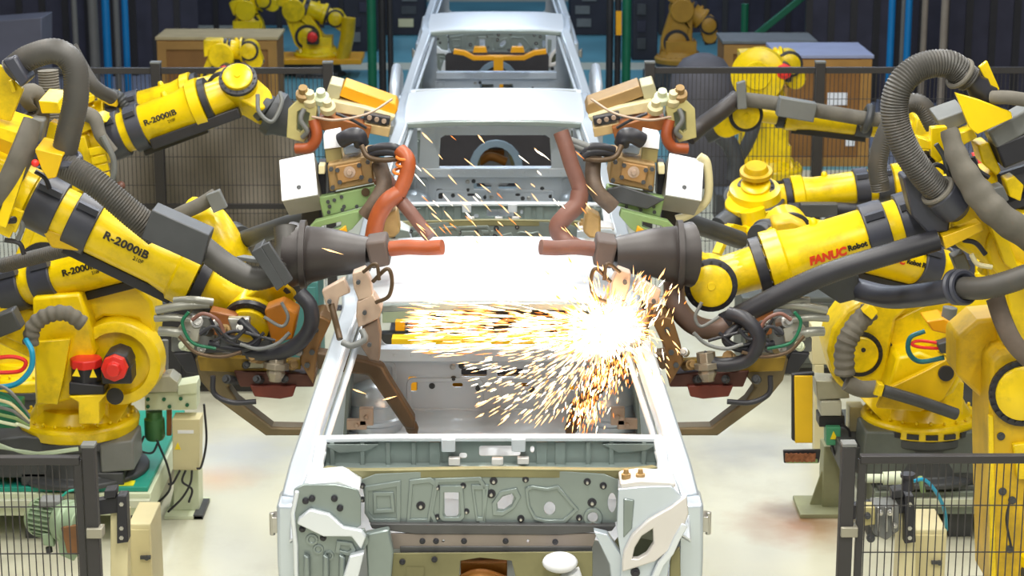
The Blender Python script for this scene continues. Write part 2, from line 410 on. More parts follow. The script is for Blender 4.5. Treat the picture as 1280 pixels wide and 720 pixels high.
    boss(m, [(616, 628), (626, 614), (645, 610), (650, 620), (642, 634), (628, 643), (617, 642)], Yd, inner=.78)
    boss(m, [(657, 610), (664, 607), (684, 610), (697, 607), (722, 636), (706, 652), (682, 652), (668, 648), (660, 632)], Yd, inner=.93)
    boss(m, [(741+11*math.cos(t*.42), 646+11*math.sin(t*.42)) for t in range(15)], Yd, inner=.75)
    obj('dash_panel', m, BODYG, R, smooth=50)
    for a, b, r in ((547, 609, 1), (579, 607, 1), (547, 646, 1), (583, 639, 1), (526, 632, 1.5), (617, 601, 1.3), (614, 617, 1.5), (651, 648, 1.2), (657, 599, 1.1), (734, 602, 1.2),
                    (754, 607, 1.2), (740, 628, 1.5), (724, 647, 1.1), (453, 607, 1), (453, 624, 1)):
        p = P(a, b, Yd-.004); st = MB().lathe(p, (0, -1, 0), [(0, .013*r), (.005, .013*r), (.006, .007*r), (.012, .006*r)], 12)
        s_ = obj('stud', st, BLK, R); s2 = MB().lathe(p+V((0, -.006, 0)), (0, -1, 0), [(0, .0055*r), (.016, .0045*r)], 10); obj('stud_tip', s2, STEEL, s_)
    # lower crossmember and lower dash
    Yc = c-.86; m = MB()
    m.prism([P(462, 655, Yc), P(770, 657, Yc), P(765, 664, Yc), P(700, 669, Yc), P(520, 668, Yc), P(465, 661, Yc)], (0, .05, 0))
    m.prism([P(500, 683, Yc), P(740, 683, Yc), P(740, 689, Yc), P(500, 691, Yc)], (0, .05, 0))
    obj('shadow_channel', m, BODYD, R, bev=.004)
    m = MB(); front_plate(m, [(488, 667), (745, 667), (740, 684), (490, 685)], Yc+.01, [[(a+2.6*math.cos(t), 676+2.6*math.sin(t)) for t in (0, 1.05, 2.1, 3.14, 4.19, 5.24)] for a in (528, 554, 632, 660, 694)])
    obj('crossmember', m, mat('brown_grey_steel', (138, 128, 120), .5, .3, .12, 5), R)
    m = MB(); Yl = c-.88
    front_plate(m, [(487, 692), (740, 690), (740, 760), (655, 760), (640, 700), (600, 696), (575, 700), (570, 760), (487, 760)], Yl)
    m.prism([P(508, 708, Yl), P(530, 708, Yl), P(530, 760, Yl), P(508, 760, Yl)], (0, -.012, 0))
    obj('lower_dash', m, OLIVE, R)
    m = MB().tube([P(570, 735, Yl+.1), P(600, 722, Yl+.1), P(640, 735, Yl+.1)], .04, 14).box(P(605, 712, Yl+.2), (.20, .1, .10))
    obj('tunnel_brace', m, mat('dark_amber_steel', (150, 96, 22), .45, .3, .2, 6), R, bev=.006)
    m = MB().ball(P(700, 703, Yl-.05), .075, (1.0, .9, .55)).cyl(P(712, 715, Yl-.02), P(724, 738, Yl-.02), .045, .03)
    obj('steering_shaft_cover', m, WHITE, R)
    for a, b in ((503, 702), (543, 699), (528, 676), (545, 676), (580, 676), (632, 676), (694, 677)):
        p = P(a, b, Yl-.006); obj('stud', MB().lathe(p, (0, -1, 0), [(0, .013), (.006, .013), (.008, .007), (.014, .006)], 12), BLK, R)
    # left front apron
    Ya = c-.95; m = MB()
    front_plate(m, [(369, 612), (380, 606), (420, 606), (446, 612), (450, 622), (450, 655), (440, 662), (455, 662), (460, 676), (452, 690), (444, 720), (440, 760), (368, 760), (369, 660), (366, 640)], Ya, th=.012, bev=.004)
    obj('front_apron', m, BODYG, R)
    m = MB()
    m.prism([P(*q, Ya-.01) for q in ((374, 645), (388, 634), (412, 640), (430, 656), (452, 660), (458, 668), (452, 684), (440, 668), (405, 668), (372, 652))], (0, -.03, 0))
    m.prism([P(*q, Ya-.01) for q in ((438, 690), (456, 686), (448, 720), (444, 760), (425, 760), (430, 715))], (0, -.05, 0))
    m.rail([P(372, 612, Ya), P(366, 640, Ya), P(370, 680, Ya), P(372, 760, Ya)], .02, .05, (0, 1, 0))
    m.prism([P(*q, Ya) for q in ((385, 604), (424, 600), (450, 612), (448, 617), (420, 611), (385, 611))], (0, .18, 0))
    obj('apron_flange', m, BODYW, R, bev=.006)
    m = MB()
    for a, b, r in ((390, 674, 8), (398, 686, 7), (411, 694, 7)):
        m.lathe(P(a, b, Ya-.008), (0, -1, 0), [(0, r*.0034), (.008, r*.0031), (.009, r*.002), (.004, r*.0015)], 18)
    for pts in ([(422, 676), (440, 678), (444, 686), (436, 693), (420, 689)],): boss(m, pts, Ya-.008, inner=.7)
    obj('apron_pressing', m, BODYG, R)
    for a, b in ((390, 623), (418, 623), (425, 635), (378, 661), (404, 672), (382, 626)):
        p = P(a, b, Ya-.012); obj('stud', MB().lathe(p, (0, -1, 0), [(0, .014), (.006, .014), (.008, .008), (.014, .007)], 12), BLK, R)
    m = MB()
    for x0, x1 in ((380, 388), (404, 412), (424, 432)): m.prism([P(x0, 690, Ya-.012), P(x1, 694, Ya-.012), P(x1, 760, Ya-.012), P(x0, 760, Ya-.012)], (0, -.03, 0))
    m.prism([P(*q, Ya+.02) for q in ((456, 668), (486, 662), (492, 690), (486, 760), (462, 760))], (0, .05, 0))
    obj('longitudinal_rail', m, BODYG, R, bev=.008)
    # right front tower with its window
    hole = [(787, 699), (791, 682), (800, 667), (818, 655), (819, 678), (810, 692), (798, 699)]
    m = MB(); front_plate(m, [(774, 612), (800, 609), (838, 608), (858, 628), (852, 660), (836, 700), (826, 760), (775, 760), (778, 700), (772, 660)], Ya, [hole], th=.012, bev=.004)
    obj('strut_tower', m, BODY, R)
    PW = mat('pink_white_steel', (214, 210, 206), .4, .3, .06, 4)
    m = MB(); front_plate(m, [(780, 700), (782, 688), (792, 668), (812, 650), (840, 634), (856, 622), (858, 640), (850, 662), (838, 682), (818, 698), (800, 704), (780, 710)], Ya-.015, [hole], th=.022, bev=.008)
    obj('tower_rim', m, PW, R)
    m = MB().rail([P(a, b, Ya-.03) for a, b in ((856, 655), (846, 672), (838, 690), (826, 704), (818, 722), (812, 760))], .03, .02, (0, 1, 0)); obj('tower_flange', m, BODYW, R, bev=.005)
    m = MB().prism([P(*q, Ya) for q in ((775, 604), (800, 600), (838, 602), (846, 608), (838, 612), (776, 613))], (0, .16, 0)); obj('tower_cap', m, PW, R, bev=.008)
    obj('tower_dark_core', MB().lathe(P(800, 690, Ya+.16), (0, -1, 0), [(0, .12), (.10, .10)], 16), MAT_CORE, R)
    obj('tower_rib', MB().prism([P(*q, Ya-.005) for q in ((779, 622), (793, 624), (790, 660), (779, 672))], (0, -.012, 0)), BODYG, R, bev=.006)
    obj('tower_rib', MB().prism([P(*q, Ya+.02) for q in ((742, 664), (760, 668), (782, 700), (784, 760), (766, 760), (762, 706))], (0, .05, 0)), BODY, R, bev=.006)
    obj('tower_rib', MB().prism([P(*q, Ya-.01) for q in ((838, 692), (850, 684), (852, 760), (836, 760))], (0, .02, 0)), OLIVE, R, bev=.006)
    for a, b in ((784, 603), (802, 603)):
        p = P(a, b, Ya-.03); obj('locating_pin', MB().lathe(p+V((0, .08, -.02)), (0, 0, 1), [(0, .02), (.03, .02), (.032, .012), (.05, .01)], 12), TAN, R)
    obj('stud', MB().lathe(P(794, 715, Ya-.012), (0, -1, 0), [(0, .02), (.01, .02), (.012, .01), (.02, .01)], 12), BLK, R)
    # cowl side corners
    for s in (-1, 1):
        m = MB().prism([(s*.70, c-.62, 1.60), (s*.80, c-.70, 1.55), (s*.83, c-.90, 1.42), (s*.84, c-.93, 1.30), (s*.78, c-.93, 1.34), (s*.74, c-.80, 1.46)], (0, .03, -.02))
        m.rail([(s*.725, c-.57, 1.62), (s*.735, c-.66, 1.56), (s*.725, c-.72, 1.45)], .05, .04)
        obj('cowl_corner', m, BODYW, R, bev=.008)
    m = MB()
    for s in (-1, 1): m.rail([(s*.45, c-.95, 1.0), (s*.45, c-.9, .85), (s*.5, c-.3, .72), (s*.5, c+1.2, .72)], .12, .10)
    for yy in (-.6, .1, .9): m.box((0, c+yy, .74), (1.5, .10, .08))
    obj('underframe', m, BODYD, R, bev=.008)
    return R
def pz_holes(Yr):
    out = []
    for a0, b0, a1, b1 in ((576, 460, 609, 471), (621, 460, 655, 471), (510, 470, 522, 489), (565, 478, 579, 484), (651, 478, 661, 484), (711, 480, 722, 488)):
        a = P(a0, b1, Yr); b = P(a1, b0, Yr); out.append(rrect(a.x, a.z, b.x, b.z, min(.012, abs(b.z-a.z)*.45)))
    return out
CAB = make_cab()
CABS = [CAB]
for k, lb in enumerate(('silver pickup cab shell directly behind the one being welded', 'third silver pickup cab shell back, with the yellow fixture seen through its windscreen', 'farthest pickup cab shell, cut by the top edge of the picture')):
    CABS.append(dup(CAB, (0, CY+4.9*(k+1), 0), lb))
# yellow skids that carry the cabs along the line
def make_skid(y, label):
    R = thing('body_skid', label, 'carrier', (0, y, 0), 'skids under the cabs')
    for s in (-1, 1):
        obj('runner', MB().rail([(s*.42, y-.95, .16), (s*.42, y-.85, .10), (s*.42, y+1.9, .10), (s*.42, y+2.0, .16)], .10, .12), AMB, R, bev=.01)
        for yy in (-.6, 1.1): obj('post', MB().box((s*.46, y+yy, .39), (.08, .08, .48)).box((s*.47, y+yy, .642), (.14, .14, .024)), AMB, R, bev=.006)
    for yy in (-.5, .3, 1.2, 1.75): obj('crossbar', MB().box((0, y+yy, .17), (.9, .08, .08)), AMB, R, bev=.006)
    return R
SK = make_skid(CY, 'yellow steel skid carrying the cab being welded')
for k, lb in enumerate(('yellow steel skid carrying the second cab in line', 'yellow steel skid carrying the third cab in line', 'yellow steel skid carrying the farthest cab')):
    dup(SK, (0, CY+4.9*(k+1), 0), lb)
# ================================================================ THE HALL
def floor_mat():
    m = mat('worn_concrete_floor', (204, 203, 182), .30, 0, .10, 1.1, dirt=(150, 140, 112), dirt_amt=.35, dscale=.9)
    nt = m.node_tree; N = nt.nodes; L = nt.links; b = N['Principled BSDF']
    src = b.inputs['Base Color'].links[0].from_socket
    geo = N.new('ShaderNodeNewGeometry')
    nz = N.new('ShaderNodeTexNoise'); nz.inputs['Scale'].default_value = 5; nz.inputs['Detail'].default_value = 6; L.new(geo.outputs['Position'], nz.inputs['Vector'])
    for px, py, rad, col, amt in ((1000, 655, .42, (160, 104, 44), .85), (272, 597, .30, (205, 160, 110), .6), (1000, 640, .22, (70, 60, 50), .7), (940, 560, .5, (120, 124, 140), .5), (300, 565, .5, (176, 184, 200), .6)):  # rust and brown stains; the bluish spots are painted reflection and shadow
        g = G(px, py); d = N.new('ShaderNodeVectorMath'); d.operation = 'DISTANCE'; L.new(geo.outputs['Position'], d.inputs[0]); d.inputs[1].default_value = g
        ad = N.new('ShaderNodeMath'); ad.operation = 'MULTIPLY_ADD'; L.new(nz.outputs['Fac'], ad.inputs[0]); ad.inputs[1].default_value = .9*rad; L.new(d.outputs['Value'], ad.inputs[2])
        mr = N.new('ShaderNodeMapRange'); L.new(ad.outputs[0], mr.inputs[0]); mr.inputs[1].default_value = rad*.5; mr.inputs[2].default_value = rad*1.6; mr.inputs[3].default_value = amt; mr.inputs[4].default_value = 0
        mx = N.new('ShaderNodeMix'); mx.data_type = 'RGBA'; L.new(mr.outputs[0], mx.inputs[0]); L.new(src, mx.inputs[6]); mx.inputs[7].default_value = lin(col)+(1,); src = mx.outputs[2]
    L.new(src, b.inputs['Base Color']); return m
struct('floor', MB().box((0, 26, -.05), (26, 52, .1)), floor_mat())
m = MB()
for x0, x1, y0, y1 in ((-4.2, 4.2, 23.2, 27.0), (-4.2, 4.2, 27.6, 31), (-4.2, 4.2, 31.8, 40)): m.box(((x0+x1)/2, (y0+y1)/2, .003), (x1-x0, y1-y0, .006))
struct('trim_1', m, mat('teal_floor_paint', (92, 150, 160), .4, 0, .2, .8))
m = MB().box((-8.5, 28, .003), (8.2, 14, .006)).box((9.0, 28, .003), (9.2, 14, .006)); struct('trim_2', m, mat('grey_floor_paint', (132, 136, 152), .4, 0, .2, .8))
WALLM = mat('hall_wall', (58, 58, 70), .8, 0, .25, .8)
struct('wall_left', MB().box((-12.9, 26, 4), (.2, 52, 8)), WALLM)
struct('wall_right', MB().box((12.9, 26, 4), (.2, 52, 8)), WALLM)
struct('wall_back', MB().box((0, 51.9, 4), (26, .2, 8)), WALLM)
struct('wall_front', MB().box((0, -1.5, 4), (26, .2, 8)), mat('pale_wall', (170, 172, 176), .8, 0, .1, 1))
# conveyor bed, added in a dark colour as the shade under the cabs
R = thing('conveyor', 'dark conveyor bed added to shade the floor under the line of cabs', 'conveyor', (0, 8, 0))
obj('bed', MB().box((0, 17.5, .012), (1.7, 20, .024)), mat('conveyor_bed_shade', (40, 38, 40), .6, .1, .3, 4), R)
for s in (-1, 1): obj('side_rail', MB().box((s*.62, 17.5, .035), (.08, 20, .022)), DGREY, R)
# ================================================================ ROBOTS
NV = V((0, -1, 0))
def capsule(mb, a, b, ra, rb, n, th, off=0, m=14):
    """tapered link with round ends, thickness th along n"""
    a = V(a); b = V(b); n = V(n).normalized(); d = (b-a).normalized(); w = n.cross(d)
    pts = [a+n*(off-th/2)+d*(ra*math.cos(t))+w*(ra*math.sin(t)) for t in [math.pi/2+math.pi*i/m for i in range(m+1)]]
    pts += [b+n*(off-th/2)+d*(rb*math.cos(t))+w*(rb*math.sin(t)) for t in [-math.pi/2+math.pi*i/m for i in range(m+1)]]
    return mb.prism(pts, n*th)
def bolt_ring(mb, c, ax, R, r, k, h=.012):
    x, y, z = basis(ax); c = V(c)
    for i in range(k):
        a = 2*math.pi*i/k; p = c+x*(R*math.cos(a))+y*(R*math.sin(a)); mb.lathe(p, z, [(0, r), (h, r)], 6)
    return mb
def robot(label, ring, J2, J3, E, Wp, tip, floor_z=0.0, k=1.0, yel=None, text=None, text_ang=0, redtext=None, near=True, hub=True, motor=None, group='welding robots along the line', nv=None, back_arm=True, wn=None, rt=.125, base=True):
    yel = yel or YEL
    ring, J2, J3, E, Wp, tip = [V(q) for q in (ring, J2, J3, E, Wp, tip)]
    n = V(nv).normalized() if nv else NV
    R = thing('welding_robot', label, 'robot', (ring.x, ring.y, floor_z), group)
    if base:
        m = MB(); zt = ring.z
        m.lathe((ring.x, ring.y, floor_z), (0, 0, 1), [(0, .40*k), (.03, .40*k), (.05, .34*k), (max(.08, zt-floor_z-.09), .31*k), (zt-floor_z-.07, .345*k), (zt-floor_z-.02, .345*k)], 28)
        m.box((ring.x, ring.y+.0, floor_z+.04), (.60*k, .60*k, .08)).box((ring.x-.3*k, ring.y, floor_z+(zt-floor_z)*.42), (.4*k, .4*k, (zt-floor_z)*.5))
        obj('base', m, DGREY, R, bev=.008)
        m = MB().lathe((ring.x, ring.y, ring.z-.03), (0, 0, 1), [(0, .30*k), (.01, .345*k), (.07, .355*k), (.09, .34*k), (.10, .29*k), (.17, .25*k)], 36)
        bolt_ring(m, (ring.x, ring.y, ring.z+.07), (0, 0, 1), .315*k, .011, 24, .02)
        # turret casting up to the shoulder
        d = (J2-ring); 
        m.prism([ring+V((-.27*k, .16*k, .05)), ring+V((.27*k, .16*k, .05)), J2+V((.19*k, .16*k, .03)), J2+V((.10*k, .16*k, .17*k)), J2+V((-.10*k, .16*k, .17*k)), J2+V((-.19*k, .16*k, .03))], V((0, .12*k, 0)))
        m.prism([ring+V((-.25*k, -.20*k, .05)), ring+V((.25*k, -.20*k, .05)), J2+V((.15*k, -.06*k, -.10*k)), J2+V((-.15*k, -.06*k, -.10*k))], V((0, .30*k, 0)))
        m.box(ring+V((0, 0, .16*k)), (.42*k, .36*k, .26*k))
        obj('turret', m, yel, R, bev=.012)
    # lower arm
    m = MB(); capsule(m, J2, J3, .215*k, .155*k, n, .15*k, .02)
    capsule(m, J2, J3, .15*k, .10*k, n, .22*k, .0)
    obj('lower_arm', m, yel, R, bev=.012)
    if hub:
        for q, rr in ((J2, .17*k), (J3, .12*k)):
            h = MB().lathe(q+n*.10*k, n, [(0, rr*1.06), (.02, rr*1.06), (.022, rr*.8)], 30); bolt_ring(h, q+n*(.10*k+.02), n, rr*.92, .010*k, 18)
            hb = obj('hub_ring', h, BLK, R)
            h = MB().lathe(q+n*(.10*k+.015), n, [(0, rr*.78), (.03, rr*.78), (.036, rr*.7)], 30); bolt_ring(h, q+n*(.10*k+.05), n, rr*.3, .008*k, 4)
            obj('joint_cover', h, yel, R)
    if motor:
        mp = V(motor)
        obj('motor', MB().cyl(mp, mp+n*.20*k, .085*k, n=8).box(mp+n*.1*k+V((0, 0, -.06*k)), (.17*k, .17*k, .10*k)), BLK, R, bev=.01)
        obj('motor_cap', MB().lathe(mp+n*.20*k, n, [(0, .076*k), (.05*k, .076*k), (.06*k, .045*k), (.09*k, .04*k)], 8), RED, R, bev=.004)
    # elbow
    a = (Wp-E).normalized(); L = (Wp-E).length; up = a.cross(n).normalized()
    if up.z < 0: up = -up
    m = MB().cyl(J3-n*.20*k, J3+n*.17*k, .165*k, n=28)
    m.prism([E-a*.20*k+up*.14*k-n*.14*k, E+a*.06*L+up*.14*k-n*.14*k, E+a*.06*L-up*.15*k-n*.14*k, J3+a*.12*k-up*.10*k-n*.14*k, J3-a*.14*k-n*.14*k, E-a*.20*k-up*.08*k-n*.14*k], n*.28*k)
    obj('elbow_casting', m, yel, R, bev=.02)
    if near:
        for q, sgn in ((.06, .08), (.06, -.08), (-.08, 0)):
            b0 = E-a*.19*k+up*q*k+n*sgn*k
            mo = obj('wrist_motor', MB().cyl(b0, b0-a*.20*k, .062*k, n=10).cyl(b0-a*.20*k, b0-a*.24*k, .05*k, n=10), BLK, R, bev=.004)
            obj('motor_cap', MB().cyl(b0-a*.24*k, b0-a*.27*k, .045*k, n=10), RED, mo)
    # forearm
    rt *= k
    m = MB().lathe(E, a, [(-.02*L, rt*1.12), (.12*L, rt*1.12), (.125*L, rt*.98), (.37*L, rt*.98), (.375*L, rt*1.0), (.62*L, rt*1.0), (.69*L, rt*1.12), (.70*L, rt*1.26), (.765*L, rt*1.28), (.77*L, rt*.9), (.81*L, rt*.9), (.815*L, rt*.86), (.92*L, rt*.8)], 32)
    m.lathe(E+a*(.55*L)+up*rt*.98, up, [(0, .022*k), (.02*k, .02*k), (.03*k, .012*k)], 10)
    bolt_ring(m, E+a*(.735*L), a, rt*1.16, .0, 3)
    obj('forearm', m, yel, R, smooth=40)
    for t0, t1 in ((.13, .23), (.28, .37)):
        b = MB().lathe(E+a*(t0*L), a, [(0, rt*1.10), (.004, rt*1.14), ((t1-t0)*L-.004, rt*1.14), ((t1-t0)*L, rt*1.10)], 32)
        for s in (-1, 1): b.beam(E+a*(t0*L+.01)+n*rt*1.15*s*.7+up*rt*1.15*.72, E+a*(t1*L-.01)+n*rt*1.15*s*.7+up*rt*1.15*.72, .05*k, .03*k)
        obj('clamp_band', b, BAND, R)
    b = MB().lathe(E+a*(.772*L), a, [(0, rt*1.12), (.003, rt*1.16), (.04*L, rt*1.16), (.042*L, rt*1.1)], 32); bolt_ring(b, E+a*(.775*L), -a, rt*1.02, .008, 12)
    obj('flange_ring', b, BLK, R)
    obj('cable_rail', MB().beam(E+a*(.3*L)-up*rt*1.22, E+a*(.72*L)-up*rt*1.22, .05*k, .04*k, up=n), BLK, R, bev=.004)
    if text:
        t = MB(); text_round(t, text, .036*k, E+a*(.50*L), a if a.x > 0 else -a, rt, n, text_ang, sx=1.22, bold=.0015)
        text_round(t, '210F', .019*k, E+a*(.56*L), a if a.x > 0 else -a, rt, n, text_ang-18)
        obj('model_lettering', t, BLKTXT, R)
    if redtext:
        ax_ = a if a.x > 0 else -a
        t = MB(); text_round(t, redtext, .038*k, E+a*(.54*L), ax_, rt, n, text_ang, bold=.003, shear=.15); obj('maker_lettering', t, REDTXT, R)
        t = MB(); text_round(t, 'Robot R', .026*k, E+a*(.54*L)+ax_*.165*k, ax_, rt, n, text_ang+3, bold=.0018); obj('model_lettering', t, BLKTXT, R)
    # wrist
    wn_ = V(wn).normalized() if wn else n
    d = (tip-Wp).normalized()
    m = MB().cyl(Wp-wn_*.13*k, Wp+wn_*.10*k, .125*k, n=28)
    capsule(m, Wp, Wp+d*.16*k, .118*k, .10*k, wn_, .20*k)
    m.lathe(Wp, -a, [(0, rt*.8), (.18*L, rt*.84)], 24)
    obj('wrist', m, yel, R, bev=.01)
    b = MB().lathe(Wp+wn_*.10*k, wn_, [(0, .124*k), (.004, .128*k), (.03*k, .128*k), (.034*k, .12*k)], 30); bolt_ring(b, Wp+wn_*.13*k, wn_, .112*k, .007*k, 16, .008)
    obj('cover_ring', b, BLK, R)
    b = MB().lathe(Wp+wn_*.125*k, wn_, [(0, .10*k), (.035*k, .10*k), (.042*k, .09*k), (.043*k, .02*k), (.05*k, .018*k)], 30)
    obj('joint_cover', b, yel, R)
    m = MB().lathe(Wp+d*.17*k, d, [(0, .095*k), (.05*k, .10*k), (.06*k, .085*k), ((tip-Wp).length-.17*k, .08*k)], 24)
    obj('tool_flange', m, DGREY, R, bev=.004)
    return R
def hose(R, pts, r, m=None, corr=.08, name='hose', smooth=10, n=14, sx=1.0, pitch=.013):
    return obj(name, MB().tube([P(*q) for q in pts], r, n, smooth, corr, pitch, sx), m or HOSE, R, smooth=50)
def collar(R, p, p2, r, m=None, th=.012, name='hose_clamp'):
    p = P(*p); p2 = P(*p2); return obj(name, MB().torus(p, p2-p, r, th), m or CANV, R)
def pblock(pts, Y, th):
    """solid of real thickness th behind the outline seen at depth Y"""
    return MB().prism([P(a, b, Y) for a, b in pts], V((0, th, 0)))

def tubepx_(pts, r): return MB().tube([P(*q) for q in pts], r, 8, 6)
# ---- left, nearest
Y = 9.9
L1 = robot('leftmost near yellow robot, its arm with big grey hose slanting down to the spark-lit gun', P(-190, 640, Y), P(-150, 480, Y), P(-45, 262, Y), P(0, 228, Y), P(318, 382, Y), P(400, 318, Y-.05), text='R-2000iB', text_ang=12, motor=None, group='near welding robots', wn=(-.1, -.9, -.45), floor_z=0.0)
hose(L1, [(14, 88, 9.62), (36, 72, 9.6), (70, 64, 9.58), (92, 82, 9.58), (95, 122, 9.58), (86, 165, 9.6), (79, 196, 9.62)], .060, corr=.05)
hose(L1, [(78, 205, 9.6), (118, 228, 9.55), (160, 263, 9.55), (196, 292, 9.58)], .066)
hose(L1, [(250, 306, 9.55), (285, 333, 9.52), (318, 348, 9.5), (346, 338, 9.52), (358, 312, 9.55), (357, 284, 9.6)], .058, corr=.04)
hose(L1, [(60, 88, 10.3), (62, 112, 10.3), (64, 148, 10.3)], .052, CANV, corr=.08)
hose(L1, [(88, 58, 10.4), (100, 80, 10.4), (118, 108, 10.4), (140, 122, 10.5)], .036, corr=.03)
obj('hose_sleeve', MB().prism([P(*q, 9.42) for q in ((190, 262), (262, 294), (252, 332), (176, 298))], V((0, .17, 0))), DGREY, L1, bev=.006)
obj('hose_clamp', MB().prism([P(*q, 9.5) for q in ((2, 76), (18, 70), (36, 100), (26, 110))], V((0, .16, 0))), BAND, L1, bev=.01)
obj('hose_clamp', MB().torus(P(80, 198, 9.6), P(79, 196, 9.6)-P(79, 205, 9.61), .068, .02), BAND, L1)
obj('hose_bracket', MB().prism([P(*q, 9.62) for q in ((-30, 74), (0, 82), (29, 112), (13, 152), (-30, 142))], V((0, .03, 0))).beam(P(13, 100, 9.6), P(18, 115, 9.6), .02, .02), YEL, L1, bev=.004)
obj('hose_bracket', MB().prism([P(*q, 9.55) for q in ((-20, 152), (35, 170), (32, 186), (-20, 166))], V((0, .28, .03))), YEL, L1, bev=.004)
obj('hose_bracket', MB().prism([P(*q, 9.5) for q in ((44, 190), (78, 196), (70, 222), (60, 224), (52, 212))], V((0, .02, 0))).prism([P(*q, 9.5) for q in ((44, 186), (78, 194), (78, 198), (44, 192))], V((0, .2, .02))), YELW, L1, bev=.004)
obj('canvas_sleeve', MB().tube([P(40, 150, 9.6), P(30, 185, 9.55), P(15, 220, 9.55), P(-10, 260, 9.55)], lambda t: .05+.02*math.sin(t*3), 12, 8, sx=.6), CANV, L1)
obj('canvas_sleeve', MB().tube([P(30, 130, 10.0), P(45, 120, 10), P(52, 145, 10), P(30, 165, 10.0)], lambda t: .05+.02*math.sin(t*9), 12, 8), CANV, L1)
obj('junction_box', MB().prism([P(*q, 9.75) for q in ((38, 148), (56, 150), (50, 178), (36, 176))], V((0, .1, 0))), GREY, L1, bev=.01)
obj('bracket_plate', MB().prism([P(*q, 9.8) for q in ((48, 126), (72, 128), (76, 142), (52, 142))], V((0, .25, .02))), YEL, L1, bev=.004)
obj('bracket_plate', MB().prism([P(*q, 9.85) for q in ((62, 152), (80, 158), (72, 182), (56, 176))], V((0, .1, 0))), YEL, L1, bev=.006)
obj('cable_clip', MB().ball(P(44, 204, 9.5), .018), RED, L1)
for q in (((-10, 225), (12, 232)), ((-10, 245), (14, 240)), ((-6, 262), (18, 275))):
    obj('cable', MB().tube([P(*q[0], 9.6), P((q[0][0]+q[1][0])/2, q[0][1]+12, 9.55), P(*q[1], 9.6)], .018, 8, 6), BLK, L1)
obj('elbow_bracket', MB().beam(P(14, 288, 9.65), P(24, 262, 9.65), .03, .05).beam(P(-5, 280, 9.65), P(16, 290, 9.65), .04, .06), YEL, L1, bev=.004)
obj('hose_guide', MB().prism([P(*q, 9.34) for q in ((326, 308), (336, 303), (366, 350), (356, 358))], V((0, .03, 0))).prism([P(*q, 9.34) for q in ((314, 316), (326, 308), (356, 356), (346, 364))], V((0, .16, 0))), DGREY, L1, bev=.004)
obj('hose_guide', MB().beam(P(330, 326, 9.5), P(300, 322, 9.6), .05, .02), GREY, L1, bev=.003)

obj('shoulder_cover', MB().prism([P(*q, 9.9) for q in ((-30, 150), (6, 160), (26, 190), (14, 226), (-30, 236))], V((0, .2, 0))), YELW, L1, bev=.02)
obj('stay', MB().beam(P(2, 282, 9.55), P(30, 196, 9.55), .035, .05), YEL, L1, bev=.004)
obj('arm_block', MB().prism([P(*q, 9.8) for q in ((50, 284), (86, 296), (118, 306), (96, 314), (64, 310))], V((0, .12, 0))), YELW, L1, bev=.008)
for k, q in enumerate((((44, 214), (56, 222), (62, 236)), ((18, 270), (28, 282), (22, 300)), ((6, 300), (24, 304), (30, 318)))):
    obj('cable', tubepx_([(a, b, 9.7) for a, b in q], .012), (BLK, GREY, BLK)[k], L1)
# ---- right, nearest
R1 = robot('rightmost near yellow robot, its lettered arm with an arched grey hose reaching to the sparks', P(1345, 690, Y), P(1318, 492, Y), P(1266, 300, Y), P(1196, 258, Y), P(887, 352, Y), P(822, 318, Y-.05), redtext='FANUC', text_ang=-8, group='near welding robots', wn=(-.05, -1, .1), floor_z=0.0)
hose(R1, [(1180, 246, 9.6), (1152, 216, 9.56), (1129, 180, 9.54), (1118, 140, 9.54), (1125, 106, 9.54), (1150, 84, 9.56), (1186, 80, 9.58), (1212, 100, 9.6)], .066)
hose(R1, [(1212, 98, 9.6), (1226, 112, 9.6), (1240, 126, 9.6)], .058, BLK, corr=.2, name='hose_coupling', pitch=.06)
hose(R1, [(1101, 238, 10.9), (1097, 205, 10.9), (1108, 165, 10.9), (1130, 132, 10.9), (1152, 132, 10.9), (1168, 158, 10.9)], .052, corr=.06)
hose(R1, [(1172, 300, 9.62), (1110, 318, 9.6), (1040, 340, 9.62), (980, 366, 9.66), (930, 392, 9.7), (905, 404, 9.75)], .052, BLK, corr=.03)
hose(R1, [(842, 352, 9.7), (846, 382, 9.66), (866, 405, 9.66), (892, 412, 9.7), (912, 402, 9.75)], .050, mat('brown_rubber_hose', (96, 76, 66), .45, 0, .15, 6), corr=.02)
collar(R1, (1172, 238, 9.58), (1184, 252, 9.6), .075)
collar(R1, (1200, 92, 9.58), (1212, 102, 9.6), .070)
obj('hose_clamp', MB().lathe(P(1186, 252, 9.6), P(1168, 234, 9.58)-P(1186, 252, 9.6), [(-.09, .05), (-.05, .085), (.07, .09), (.075, .075)], 20).prism([P(*q, 9.62) for q in ((1128, 222), (1150, 214), (1190, 262), (1186, 290), (1160, 292), (1140, 270))], V((0, .14, 0))), BAND, R1, bev=.01)
obj('hose_bracket', MB().prism([P(*q, 9.5) for q in ((1194, 116), (1222, 124), (1264, 140), (1266, 148), (1222, 168), (1212, 160))], V((0, .03, 0))).prism([P(*q, 9.6) for q in ((1224, 84), (1234, 76), (1250, 112), (1240, 116))], V((0, .03, 0))), YEL, R1, bev=.004)
obj('canvas_sleeve', MB().tube([P(1240, 122, 9.55), P(1262, 122, 9.5), P(1300, 128, 9.5)], .032, 12, 8), CANV, R1)
obj('canvas_sleeve', MB().tube([P(1186, 162, 9.55), P(1198, 200, 9.5), P(1222, 240, 9.46), P(1252, 272, 9.42), (P(1300, 305, 9.42))], lambda t: .045+.032*min(1, t*2)+.003*math.sin(t*40), 14, 14, sx=.7), CANV, R1)
